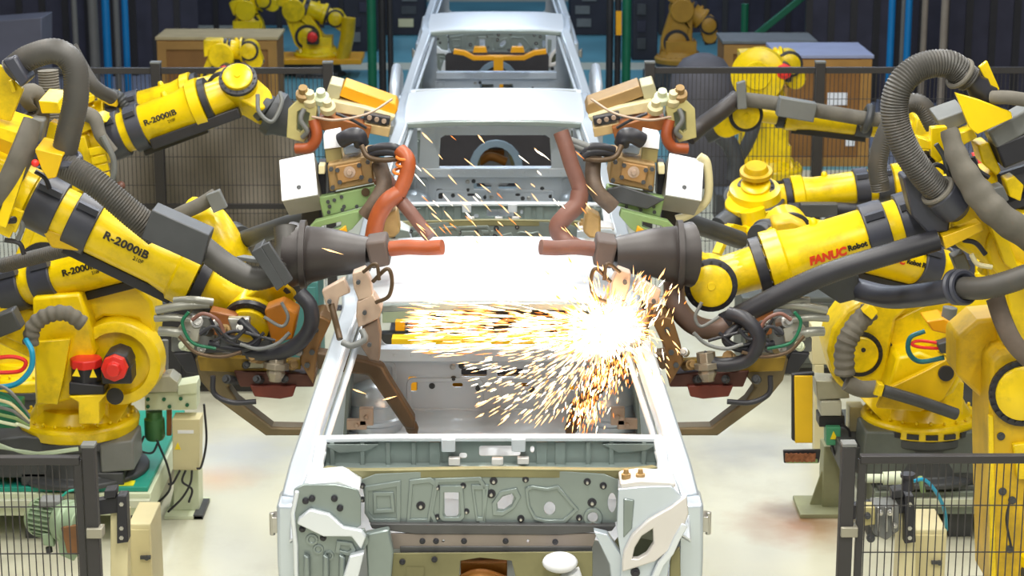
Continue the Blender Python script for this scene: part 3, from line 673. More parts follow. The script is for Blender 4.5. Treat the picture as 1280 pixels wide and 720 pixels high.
obj('canvas_sleeve', MB().tube([P(1244, 372, 9.5), P(1254, 402, 9.46), P(1270, 432, 9.44), P(1300, 462, 9.44)], .05, 12, 8, sx=.7), mat('brown_canvas_sleeve', (110, 98, 88), .85, 0, .25, 8, bump=.4), R1)
obj('arm_cover', MB().beam(P(1236, 172, 9.7), P(1310, 130, 9.7), .16, .10), GREY, R1, bev=.012)
obj('arm_cover', MB().beam(P(1244, 192, 9.72), P(1310, 165, 9.72), .2, .12), BLK, R1, bev=.012)
obj('bracket_plate', MB().prism([P(*q, 9.75) for q in ((1172, 150), (1206, 138), (1212, 152), (1180, 168))], V((0, .22, .02))), GREY, R1, bev=.006)
obj('bracket_plate', MB().prism([P(*q, 9.7) for q in ((1164, 160), (1184, 158), (1186, 196), (1172, 204), (1164, 196))], V((0, .06, 0))).prism([P(*q, 9.72) for q in ((1148, 172), (1170, 178), (1170, 188), (1150, 186))], V((0, .1, 0))), YEL, R1, bev=.005)
obj('bracket_plate', MB().prism([P(*q, 9.66) for q in ((1196, 168), (1216, 160), (1222, 172), (1204, 182))], V((0, .12, 0))), YEL, R1, bev=.006)
obj('motor_block', MB().prism([P(*q, 9.7) for q in ((1222, 182), (1236, 178), (1252, 214), (1246, 220), (1228, 204))], V((0, .16, 0))), YEL, R1, bev=.008)
obj('cable_chain', MB().prism([P(*q, 9.66) for q in ((1222, 242), (1236, 236), (1272, 330), (1300, 340), (1300, 365), (1256, 330))], V((0, .12, 0))), YEL, R1, bev=.006)
obj('bracket_plate', MB().prism([P(*q, 9.56) for q in ((1178, 296), (1226, 278), (1230, 288), (1182, 312))], V((0, .1, 0))), YELW, R1, bev=.004)
obj('bracket_plate', MB().prism([P(*q, 9.66) for q in ((1256, 225), (1268, 220), (1280, 232), (1276, 252), (1262, 246))], V((0, .1, 0))), YEL, R1, bev=.006)
obj('valve_block', MB().prism([P(*q, 9.9) for q in ((1190, 322), (1206, 316), (1214, 336), (1200, 346))], V((0, .1, 0))), GREY, R1, bev=.008)
obj('valve_block', MB().prism([P(*q, 9.9) for q in ((1232, 324), (1244, 314), (1254, 330), (1248, 346), (1226, 344))], V((0, .1, 0))), YEL, R1, bev=.006)
m = MB()
for a, b in ((1188, 205), (1192, 214), (1200, 226), (1210, 232), (1150, 196), (1158, 202)): m.beam(P(a, b, 9.72), P(a+10, b-4, 9.74), .03, .03)
obj('cable_tray', m, BLK, R1, bev=.003)
obj('turret_casting', MB().prism([P(*q, 9.75) for q in ((1238, 452), (1250, 440), (1300, 430), (1300, 740), (1240, 740), (1236, 560))], V((0, .4, 0))), YELW, R1, bev=.02)
m = MB().lathe(P(1278, 490, 9.75), (0, -1, 0), [(0, .165), (.03, .165), (.032, .14)], 32); bolt_ring(m, P(1278, 490, 9.72), (0, -1, 0), .152, .011, 26)
obj('hub_ring', m, BLK, R1)
obj('joint_cover', MB().lathe(P(1278, 490, 9.735), (0, -1, 0), [(0, .135), (.03, .135), (.04, .12)], 32), YEL, R1)
for a, b in ((1251, 545), (1253, 614), (1265, 625), (1262, 686)): obj('inspection_plug', MB().lathe(P(a, b, 9.75), (0, -1, 0), [(0, .02), (.008, .02), (.01, .01), (.016, .01)], 12), DGREY, R1)
for k, q in enumerate((((1160, 210), (1172, 206), (1184, 214), (1190, 228)), ((1196, 190), (1206, 204), (1212, 222), (1206, 236)), ((1216, 196), (1222, 212), (1236, 222)), ((1170, 180), (1180, 196), (1184, 212)), ((1204, 300), (1220, 304), (1232, 318)), ((1214, 318), (1222, 330), (1240, 334)))):
    obj('cable', tubepx_([(a, b, 9.6) for a, b in q], .012), (BLK, GREY, BLK, DGREY, BLK, CREAM)[k], R1)
obj('valve_block', MB().prism([P(*q, 9.62) for q in ((1240, 236), (1254, 232), (1262, 250), (1250, 258))], V((0, .1, 0))), GREY, R1, bev=.006)
obj('cable', tubepx_([(1262, 628, 9.7), (1258, 650, 9.7), (1264, 684, 9.7)], .006), BLK, R1)
obj('edge_flange', MB().prism([P(*q, 9.74) for q in ((1236, 520), (1242, 520), (1246, 740), (1238, 740))], V((0, .03, 0))), YEL, R1, bev=.004)
obj('stop_block', MB().prism([P(*q, 9.72) for q in ((1266, 556), (1300, 552), (1300, 600), (1272, 600))], V((0, .05, 0))), YEL, R1, bev=.008)
obj('shoulder_casting', MB().prism([P(*q, 9.95) for q in ((1196, 422), (1222, 400), (1262, 396), (1262, 460), (1236, 506), (1196, 470))], V((0, .28, 0))), YELW, R1, bev=.02)

# ---- second row, base robots
Y = 12.0
L4 = robot('yellow robot on the grey block at left with red-capped motors', P(100, 530, Y), P(152, 446, Y), P(-8, 385, Y), P(-30, 372, Y), P(262, 296, Y-.4), P(302, 300, Y-.6), text='R-2000iB', text_ang=14, motor=P(152, 446, Y-.28), group='second-row welding robots', floor_z=.34)
obj('robot_motor', MB().cyl(P(108, 496, Y-.35), P(108, 456, Y-.35), .088, n=8).prism([P(*q, Y-.44) for q in ((86, 478), (130, 482), (130, 496), (86, 494))], V((0, .16, 0))), BLK, L4, bev=.008)
obj('motor_cap', MB().lathe(P(108, 458, Y-.35), (0, 0, 1), [(0, .094), (.05, .094), (.055, .07)], 8), RED, L4, bev=.006)
m = MB()
for q in (((90, 470), (96, 460), (100, 471)), ((112, 472), (116, 461), (121, 472))): m.prism([P(*w, Y-.452) for w in q], V((0, .004, 0)))
obj('warning_sticker', m, mat('sticker_yellow', (250, 220, 20), .5), L4)
obj('motor_shelf', MB().prism([P(*q, Y-.46) for q in ((86, 496), (132, 494), (124, 503), (124, 530), (98, 530), (98, 503))], V((0, .2, 0))), YEL, L4, bev=.006)
obj('turret_plate', MB().prism([P(*q, Y-.40) for q in ((44, 428), (88, 424), (80, 470), (72, 506), (46, 504))], V((0, .04, 0))), YEL, L4, bev=.005)
obj('turret_casting', MB().prism([P(*q, Y-.3) for q in ((40, 372), (100, 366), (112, 400), (120, 440), (90, 500), (44, 510))], V((0, .5, 0))), YEL, L4, bev=.02)
obj('shoulder_casting', MB().prism([P(*q, Y-.16) for q in ((98, 366), (140, 354), (170, 356), (190, 378), (194, 408), (190, 440), (172, 400), (130, 396), (112, 408))], V((0, .34, 0))), YEL, L4, bev=.02)
obj('hub_housing', MB().lathe(P(152, 446, Y-.12), (0, -1, 0), [(0, .26), (.14, .25), (.15, .235), (.151, .19), (.10, .18)], 36), YEL, L4)
obj('canvas_sleeve', MB().tube([P(38, 430, Y-.5), P(42, 408, Y-.5), P(60, 394, Y-.5), P(84, 392, Y-.5), P(104, 405, Y-.48)], lambda t: .045+.004*math.sin(t*60), 12, 12), CANV, L4)
hose(L4, [(2, 332, 11.3), (50, 320, 11.2), (104, 306, 11.1), (150, 290, 11.1)], .042)
obj('air_line', MB().tube([P(-10, 485, Y-.6), P(20, 480, Y-.6), P(38, 462, Y-.6), P(40, 440, Y-.6), P(32, 424, Y-.55)], .016, 8, 8), CYANC, L4)
obj('air_line', MB().tube([P(-10, 448, Y-.6), P(16, 446, Y-.6), P(32, 452, Y-.6), P(24, 464, Y-.6), P(-10, 466, Y-.6)], .012, 8, 8), RED, L4)
obj('arm_cover', MB().beam(P(24, 396, Y-.55), P(-10, 410, Y-.55), .12, .12), DGREY, L4, bev=.01)
obj('drain_port', MB().lathe(P(144, 495, Y-.35), (0, -1, 0), [(0, .05), (.01, .05), (.011, .03)], 16), BLK, L4)
obj('cable_guard', MB().prism([P(*q, Y-.5) for q in ((180, 275), (188, 268), (236, 262), (262, 276), (292, 330), (286, 334), (256, 284), (232, 270))], V((0, .03, 0))), BLK, L4, bev=.003)
obj('wrist_cover', MB().tube([P(238, 272, Y-.6), P(262, 280, Y-.65), P(282, 305, Y-.7), P(298, 330, Y-.7)], lambda t: .12-.03*t, 16, 8), YEL, L4)
obj('hose', MB().tube([P(185, 290, Y-.8), P(220, 270, Y-.8), P(250, 256, Y-.8), P(270, 244, Y-.8)], .04, 12, 8), CANV, L4)
m = MB().beam(P(266, 240, Y-.85), P(276, 262, Y-.85), .05, .08); obj('cable_clamp', m, GREY, L4, bev=.004)

R5 = robot('yellow robot on the dark block at right, its curved shoulder wrapped by grey sleeves', P(1150, 526, Y), P(1078, 444, Y), P(1218, 366, Y), P(1232, 352, Y), P(985, 288, Y-.4), P(948, 298, Y-.6), redtext='FANUC', text_ang=8, group='second-row welding robots', floor_z=.34)
obj('shoulder_casting', MB().prism([P(*q, Y-.16) for q in ((1042, 470), (1034, 440), (1040, 412), (1058, 388), (1078, 376), (1110, 376), (1136, 384), (1120, 400), (1112, 440), (1108, 480))], V((0, .34, 0))), YEL, R5, bev=.02)
obj('turret_casting', MB().prism([P(*q, Y-.36) for q in ((1122, 446), (1150, 440), (1178, 452), (1204, 470), (1192, 492), (1170, 505), (1108, 490))], V((0, .4, 0))), YEL, R5, bev=.02)
obj('turret_plate', MB().prism([P(*q, Y-.44) for q in ((1106, 488), (1160, 462), (1200, 440), (1206, 452), (1180, 500), (1150, 515), (1096, 510))], V((0, .05, 0))), YELW, R5, bev=.006)
obj('access_cover', MB().lathe(P(1182, 466, Y-.44), (0, -1, 0), [(0, .045), (.02, .045), (.022, .03)], 16), BLK, R5)
obj('canvas_sleeve', MB().tube([P(1088, 388, Y-.42), P(1068, 410, Y-.45), P(1056, 436, Y-.46), P(1056, 468, Y-.46)], lambda t: .058+.004*math.sin(t*60), 12, 12), CANV, R5)
obj('canvas_sleeve', MB().tube([P(1058, 478, Y-.46), P(1075, 486, Y-.46), P(1096, 486, Y-.46)], .05, 12, 8), CANV, R5)
hose(R5, [(1104, 488, Y-.5), (1150, 502, Y-.52), (1196, 518, Y-.5)], .036, DGREY, corr=.08)
obj('sleeve_clip', MB().prism([P(*q, Y-.52) for q in ((1078, 390), (1088, 380), (1098, 390), (1090, 400))], V((0, .08, 0))), YEL, R5, bev=.004)
obj('sleeve_clip', MB().prism([P(*q, Y-.54) for q in ((1092, 494), (1098, 480), (1106, 482), (1102, 496))], V((0, .08, 0))), YEL, R5, bev=.004)
m = MB().lathe(P(1074, 442, Y-.165), (0, -1, 0), [(0, .135), (.02, .135), (.022, .11)], 32); bolt_ring(m, P(1074, 442, Y-.185), (0, -1, 0), .122, .010, 22); obj('hub_ring', m, BLK, R5)
obj('joint_cover', MB().lathe(P(1074, 442, Y-.17), (0, -1, 0), [(0, .108), (.03, .108), (.036, .10)], 32), YEL, R5)
for a, b in ((1072, 424), (1079, 437)): obj('plug', MB().lathe(P(a, b, Y-.2), (0, -1, 0), [(0, .014), (.01, .014)], 10), BLK, R5)
for k in range(9):
    t = math.radians(200+k*17.5); c_ = P(1150, 526, Y); q = V((c_.x+.357*math.cos(t), c_.y+.357*math.sin(t), c_.z+.01)); obj('ring_slot', MB().beam(q+V((-.035*math.sin(t), .035*math.cos(t), 0)), q-V((-.035*math.sin(t), .035*math.cos(t), 0)), .016, .03), BLK, R5)
hose(R5, [(1300, 338, 9.3), (1262, 352, 9.34), (1230, 360, 9.4), (1204, 360, 9.5)], .054, corr=.03)
hose(R5, [(1200, 361, 9.5), (1150, 369, 9.8), (1110, 371, 10.1), (1068, 361, 10.4)], .058, BAND, corr=.03)
for dx in (0, 8): obj('hose_clamp', MB().torus(P(1196+dx, 359, 9.5), P(1204+dx, 358, 9.47)-P(1192+dx, 360, 9.53), .07, .017), BAND, R5)
obj('hose_sleeve', MB().prism([P(*q, 10.3) for q in ((1008, 352), (1046, 330), (1074, 345), (1072, 374), (1050, 380))], V((0, .16, 0))), DGREY, R5, bev=.008)
obj('valve_block', MB().prism([P(*q, 11.2) for q in ((1158, 402), (1180, 398), (1208, 412), (1204, 422), (1166, 414))], V((0, .2, 0))), AMB, R5, bev=.008)
obj('valve_block', MB().cyl(P(1184, 404, 11.25), P(1188, 384, 11.25), .04), GREY, R5, bev=.004)
obj('air_line', MB().tube([P(1180, 447, 11.15), P(1150, 452, 11.15), P(1136, 440, 11.15), P(1138, 422, 11.15), P(1156, 414, 11.15)], .014, 8, 8), mat('teal_air_line', (20, 96, 104), .4), R5)
obj('air_line', MB().tube([P(1180, 436, 11.15), P(1150, 434, 11.15), P(1140, 430, 11.15), P(1150, 426, 11.15), P(1180, 430, 11.15)], .009, 8, 8), RED, R5)
obj('cable_joint', MB().prism([P(*q, 11.1) for q in ((1172, 430), (1196, 424), (1200, 444), (1176, 442))], V((0, .08, 0))), DGREY, R5, bev=.008)
obj('wrist_cover', MB().prism([P(*q, 11.3) for q in ((966, 278), (990, 274), (1012, 284), (1010, 298), (968, 298))], V((0, .2, 0))), YELW, R5, bev=.02)

# ---- farther robots serving the second cab
Y = 14.0
L2 = robot('left yellow robot whose lettered arm reaches past the tarp to the second cab', P(40, 470, Y), P(60, 330, Y), P(95, 205, Y), P(112, 182, Y), P(300, 112, Y), P(352, 150, Y), text='R-2000iB', text_ang=10, group='third-row welding robots', wn=(0, -.75, .7), rt=.14, floor_z=0.0)
obj('arm_cover', MB().beam(P(190, 180, Y-.1), P(300, 140, Y-.1), .08, .07), BLK, L2, bev=.006)
obj('cable_bracket', MB().prism([P(*q, Y-.25) for q in ((96, 172), (106, 170), (120, 222), (132, 240), (122, 244), (104, 200))], V((0, .08, 0))), YEL, L2, bev=.005)
m = MB()
for k in range(5): m.beam(P(112+k*3, 190+k*11, Y-.3), P(132+k*2, 186+k*11, Y-.3), .03, .05)
obj('cable_comb', m, YEL, L2, bev=.004)
obj('cable', MB().tube([P(128, 170, Y-.35), P(142, 200, Y-.35), P(140, 225, Y-.35), P(128, 240, Y-.3)], .02, 8, 8), GREY, L2)
obj('hose', MB().tube([P(100, 140, Y-.2), P(118, 148, Y-.25), P(126, 170, Y-.3), P(142, 190, Y-.3)], lambda t: .055-.02*t, 12, 8), CANV, L2)
obj('bracket_plate', MB().prism([P(*q, Y-.2) for q in ((92, 155), (124, 148), (134, 152), (100, 168))], V((0, .2, .02))), YEL, L2, bev=.004)
obj('cable', MB().tube([P(322, 118, Y-.2), P(324, 140, Y-.25), P(340, 152, Y-.25), P(352, 130, Y-.2), P(350, 115, Y-.15)], .014, 8, 8), GREY, L2)
obj('boot', MB().lathe(P(336, 138, Y), P(372, 158, Y)-P(336, 138, Y), [(0, .15), (.06, .16), (.10, .13), (.19, .10)], 20), DGREY, L2)
obj('red_flag_clip', MB().ball(P(151, 232, Y-.3), .03), MAROON, L2)
Y = 15.3
L3 = robot('twin yellow arm just behind the lettered left arm, mostly hidden by it', P(70, 420, Y), P(85, 300, Y), P(105, 180, Y), P(118, 153, Y), P(282, 108, Y), P(330, 125, Y), group='third-row welding robots', rt=.135, floor_z=0.0, near=False)
obj('bracket_plate', MB().prism([P(*q, Y-.2) for q in ((98, 126), (118, 118), (118, 126), (100, 134))], V((0, .25, .02))).prism([P(*q, Y-.2) for q in ((118, 110), (126, 106), (130, 122), (122, 126))], V((0, .05, 0))), YEL, L3, bev=.004)
obj('bracket_plate', MB().prism([P(*q, Y-.2) for q in ((126, 126), (144, 120), (146, 134), (136, 132))], V((0, .2, .02))), YELW, L3, bev=.004)
obj('hose', MB().tube([P(128, 118, Y-.1), P(146, 120, Y-.1), P(158, 132, Y-.1)], .05, 12, 8, corr=.15), DGREY, L3)
Y = 14.0
R3 = robot('right yellow robot with a level arm and ringed wrist beside the white gun plate', P(1190, 440, Y), P(1180, 330, Y), P(1150, 245, Y), P(1140, 224, Y), P(945, 252, Y), P(900, 285, Y-.2), group='third-row welding robots', wn=(-.1, -.5, .86), rt=.11, floor_z=0.0)
m = MB()
m.lathe(P(943, 262, Y), (-.05, -.35, .93), [(0, .16), (.04, .20), (.10, .205), (.11, .18), (.17, .17), (.18, .13)], 30)
obj('wrist_housing', m, YEL, R3)
obj('seal_ring', MB().torus(P(943, 246, Y-.02), (-.05, -.35, .93), .195, .018, 30), DGREY, R3)
obj('joint_cover', MB().lathe(P(945, 218, Y-.04), (-.05, -.35, .93), [(0, .11), (.03, .11), (.035, .085), (.05, .08), (.07, .07)], 24), YELW, R3)
obj('neck', MB().tube([P(944, 280, Y-.25), P(940, 262, Y-.25)], .085, 18, 0).lathe(P(946, 292, Y-.27), (0, -.3, 1), [(0, .10), (.05, .10), (.07, .085)], 20), YEL, R3)
obj('arm_bracket', MB().beam(P(912, 282, Y-.5), P(896, 318, Y-.6), .06, .04).beam(P(912, 284, Y-.5), P(930, 288, Y-.3), .05, .05), YEL, R3, bev=.005)
obj('hose', MB().tube([P(1110, 268, Y-.1), P(1050, 262, Y-.15), P(985, 262, Y-.15)], .05, 12, 6), BLK, R3)
obj('hose_sleeve', MB().beam(P(1000, 262, Y-.22), P(1046, 262, Y-.22), .09, .09), DGREY, R3, bev=.006)
Y = 15.6
R2 = robot('slim yellow arm with a grey hose laid along it, crossing the right fence post', P(1200, 400, Y), P(1190, 290, Y), P(1160, 190, Y), P(1150, 166, Y), P(930, 140, Y), P(880, 168, Y), group='third-row welding robots', rt=.075, floor_z=0.0, near=False)
obj('hose', MB().tube([P(1110, 150, Y-.2), P(1080, 148, Y-.2), P(1020, 138, Y-.2), P(960, 128, Y-.2), P(924, 124, Y-.2)], .055, 12, 8), CANV, R2)
obj('hose_sleeve', MB().beam(P(972, 132, Y-.3), P(1018, 140, Y-.3), .12, .14), GREY, R2, bev=.008)
obj('hose_clamp', MB().torus(P(1084, 148, Y-.2), P(1090, 150, Y-.2)-P(1078, 147, Y-.2), .085, .03), DGREY, R2)
obj('hose_bracket', MB().prism([P(*q, Y-.35) for q in ((921, 104), (932, 101), (934, 136), (922, 137))], V((0, .05, 0))), GREY, R2, bev=.006)
obj('hose', MB().tube([P(922, 122, Y-.25), P(900, 140, Y-.3), P(876, 158, Y-.3), P(860, 172, Y-.35)], .065, 12, 6), BOOT, R2)
# ================================================================ WELD GUNS
def tubepx(pts, r, n=12, s=8, corr=0, **k): return MB().tube([P(*q) for q in pts], r, n, s, corr, **k)
def gun_near(mx, label, lit):
    """spot gun on the near robot: brown casting, two bent electrode arms, brackets, cables. mx turns the left-hand pixel into this side's"""
    o = P(mx(330), 470, 9.7); R = thing('weld_gun', label, 'welding gun', o, 'spot weld guns on the near robots')
    def blk(name, pts, Y, th, m, bev=.006): return obj(name, MB().prism([P(mx(a), b, Y) for a, b in pts], V((0, th, 0))), m, R, bev=bev)
    def tb(name, pts, r, m, **k): return obj(name, tubepx([(mx(a), b, y) for a, b, y in pts], r, **k), m, R, smooth=50)
    # electrode arms
    m = MB().rail([P(mx(a), b, y) for a, b, y in ((262, 452, 9.75), (270, 480, 9.75), (300, 512, 9.72), (334, 540, 9.7), (386, 541, 9.68))], .10, [.20, .16, .085, .06, .05], (0, 1, 0))
    m2 = MB().prism([P(mx(a), b, 9.68) for a, b in ((243, 448), (300, 446), (298, 468), (285, 484), (296, 500), (340, 534), (388, 535), (388, 545), (332, 545), (268, 498), (250, 476))], V((0, .10, 0)))
    obj('lower_electrode_arm', m2, mat('olive_brown_arm', (112, 98, 70), .45, .4, .2, 5), R, bev=.01)
    m2 = MB().prism([P(mx(a), b, 9.28) for a, b in ((396, 440), (418, 443), (462, 452), (478, 458), (488, 476), (518, 524), (519, 538), (506, 536), (470, 484), (460, 470), (414, 464), (396, 462))], V((0, .09, 0)))
    obj('upper_electrode_arm', m2, BROWN, R, bev=.012)
    tip = MB().lathe(P(mx(513), 530, 9.32), P(mx(517), 540, 9.32)-P(mx(513), 530, 9.32), [(0, .03), (.03, .03), (.05, .018), (.06, .012)], 14); obj('electrode_tip', tip, BROWN, R)
    # body
    blk('yoke', ((388, 398), (400, 394), (414, 402), (398, 436), (392, 482), (374, 452), (378, 430)), 9.5, .22, mat('yoke_brown', (120, 88, 50), .45, .3, .2, 6), .01)
    blk('side_plate', ((246, 446), (376, 450), (376, 462), (300, 466), (250, 464)), 9.62, .05, mat('worn_ochre', (150, 120, 30), .5, .1, .3, 6))
    blk('cross_beam', ((292, 464), (392, 468), (392, 484), (300, 484)), 9.6, .2, mat('dark_maroon_beam', (86, 50, 40), .45, .3, .2, 6))
    blk('cooling_box', ((312, 482), (370, 482), (366, 496), (350, 499), (318, 496)), 9.58, .18, mat('maroon_box', (112, 48, 34), .45, .2, .2, 6))
    for a, b in ((395, 412), (390, 440), (384, 456)):
        obj('bolt', MB().lathe(P(mx(a), b, 9.49), (0, -1, 0), [(0, .014), (.01, .014)], 6), DGREY, R)
    c = MB().lathe(P(mx(347), 440, 9.48), P(mx(344), 474, 9.46)-P(mx(347), 440, 9.48), [(0, .045), (.05, .045), (.051, .06), (.08, .06), (.081, .04), (.10, .045), (.13, .03), (.14, .03)], 8)
    obj('servo_nose', c, mat('dull_silver', (150, 140, 122), .4, .6, .15, 8), R, bev=.003)
    blk('transformer', ((214, 424), (238, 392), (268, 398), (270, 434), (244, 442), (214, 440)), 9.75, .22, GREY)
    blk('cover_plate', ((222, 410), (238, 396), (252, 400), (248, 428), (222, 426)), 9.72, .03, mat('pale_grey_cast', (186, 184, 172), .45, .2, .12, 8))
    blk('terminal_block', ((262, 388), (296, 396), (292, 424), (264, 418)), 9.66, .1, RUST)
    blk('bracket', ((216, 442), (240, 440), (252, 468), (232, 466)), 9.72, .06, BLK)
    for k, (a0, b0, a1, b1, r) in enumerate(((196, 388, 262, 380, .022), (194, 398, 240, 400, .018), (200, 414, 236, 420, .024), (218, 376, 266, 378, .02))):
        tb('water_pipe', ((a0, b0, 9.7), ((a0+a1)/2, (b0+b1)/2-2, 9.68), (a1, b1, 9.7)), r, mat('pipe_grey', (150, 150, 140), .4, .5, .1, 8))
    # cables
    if lit: tb('power_cable', ((318, 392, 9.5), (296, 400, 9.44), (280, 424, 9.42), (296, 450, 9.44), (330, 456, 9.46), (352, 446, 9.48)), .034, BLK)
    else: tb('power_cable', ((374, 366, 9.42), (388, 384, 9.4), (388, 408, 9.4), (372, 430, 9.42), (344, 442, 9.46), (310, 440, 9.5)), .036, BLK)
    tb('power_cable', ((300, 400, 9.5), (322, 424, 9.46), (300, 436, 9.46), (262, 430, 9.5)), .02, BLK)
    for k, pts in enumerate((((236, 390), (228, 404), (240, 428), (270, 436)), ((262, 398), (280, 424), (310, 432), (330, 416)), ((330, 396), (352, 408), (360, 396), (352, 378)), ((268, 426), (292, 414), (322, 420), (344, 426)), ((266, 470), (268, 492), (290, 503), (320, 502)))):
        tb('signal_cable', [(a, b, 9.44) for a, b in pts], .008 if k < 4 else .013, (DGREEN, BLK, GREY, BLK, BLK)[k])
    blk('cable_clamp', ((284, 398), (312, 398), (312, 414), (290, 416)), 9.5, .05, STEEL)
    if not lit: blk('orange_lit_block', ((330, 388), (352, 380), (372, 392), (366, 424), (340, 430)), 9.58, .16, mat('wrist_light_orange', (190, 116, 14), .45, .1, .2, 6), .01)  # added block, its colour is the orange light on the wrist
    for k, (a, b, r_, m_) in enumerate(((246, 402, .03, STEEL), (256, 414, .022, DGREY), (270, 404, .02, STEEL), (282, 412, .026, TAN), (300, 410, .02, STEEL), (230, 432, .024, MINT), (252, 436, .02, STEEL), (318, 446, .03, TAN), (366, 456, .026, TAN), (374, 440, .02, STEEL), (308, 456, .018, DGREY), (322, 474, .02, DGREY), (356, 474, .018, DGREY), (284, 474, .022, DGREY))):
        q = P(mx(a), b, 9.5 if b < 450 else 9.56); obj('fitting', MB().lathe(q, (.2*(-1) ** k, -1, .35), [(-.08, r_), (0, r_), (.012, r_), (.013, r_*.65), (.04, r_*.6)], 10), m_, R)
    for k, pts in enumerate((((240, 400), (254, 392), (272, 400), (280, 416)), ((250, 418), (268, 408), (290, 424), (306, 412)), ((300, 430), (322, 436), (346, 430), (362, 416)), ((224, 420), (244, 440), (276, 446), (302, 440)))):
        tb('signal_cable', [(a, b, 9.42) for a, b in pts], .009, (MAROON, BLK, GREY, BROWN)[k])
    blk('sensor', ((276, 420), (296, 424), (294, 438), (274, 434)), 9.46, .06, DGREY)
    blk('nameplate', ((306, 452), (330, 453), (330, 461), (306, 461)), 9.61, .02, mat('worn_silver_plate', (170, 164, 140), .4, .5, .2, 10))
    # head by the windscreen pillar
    blk('wrist_boot_block', ((456, 304), (482, 300), (488, 332), (464, 337)), 9.42, .20, mat('scorched_leather', (84, 72, 66), .65, 0, .25, 6, bump=.3), .012)
    tb('orange_cable', ((488, 311, 9.46), (510, 309, 9.44), (535, 310, 9.42), (553, 309, 9.4)), .036, ORNG if not lit else MAROON)
    blk('holder_plate', ((402, 364), (430, 348), (438, 366), (424, 372), (420, 392), (410, 390)), 9.02, .05, PINK)
    blk('holder_block', ((440, 342), (456, 336), (464, 352), (466, 372), (448, 376), (442, 360)), 9.0, .08, PINK)
    blk('contact_jaw', ((446, 378), (466, 368), (478, 386), (474, 398), (462, 404), (448, 410), (445, 396)), 9.0, .10, PINK)
    blk('jaw_arm', ((452, 410), (472, 398), (476, 420), (474, 452), (462, 450), (450, 432)), 9.02, .09, mat('grey_brown_jaw', (120, 102, 88), .5, .3, .2, 6))
    tb('electrode', ((414, 380, 9.0), (418, 396, 8.98), (422, 412, 8.97), (425, 424, 8.94)), .014, BROWN)
    tb('looped_lead', ((466, 352, 8.97), (484, 336, 8.94), (490, 350, 8.94), (486, 370, 8.94), (470, 378, 8.97)), .009, BROWN)
    tb('looped_lead', ((454, 340, 8.97), (470, 330, 8.94), (474, 350, 8.94)), .008, BROWN)
    tb('looped_lead', ((428, 428, 8.9), (440, 432, 8.88), (456, 424, 8.88), (452, 412, 8.9)), .014, GREY)
    for a, b in ((448, 352), (456, 390), (412, 376), (462, 430)): obj('bolt', MB().lathe(P(mx(a), b, 8.99), (0, -1, 0), [(0, .01), (.02, .01)], 8), DGREY, R)
    return R
LX = lambda x: x
RX = lambda x: 1229-x
GL = gun_near(LX, 'brown spot welding gun left of the welded cab, arm bent through its door opening', False)
GR = gun_near(RX, 'brown spot welding gun at right with its arm covered in sparks', True)
# leather boots over the near wrists
def boot(R, mx):
    m = MB().tube([P(mx(366), 318, 9.62), P(mx(384), 318, 9.6), P(mx(410), 316, 9.57), P(mx(436), 317, 9.55), P(mx(462), 318, 9.53)], lambda t: .155-.075*t, 20, 8, sx=.95)
    m.tube([P(mx(383), 318, 9.6), P(mx(376), 318, 9.6)], .162, 20, 0)
    obj('leather_boot', m, BOOT, R)
boot(L1, LX); boot(R1, RX)

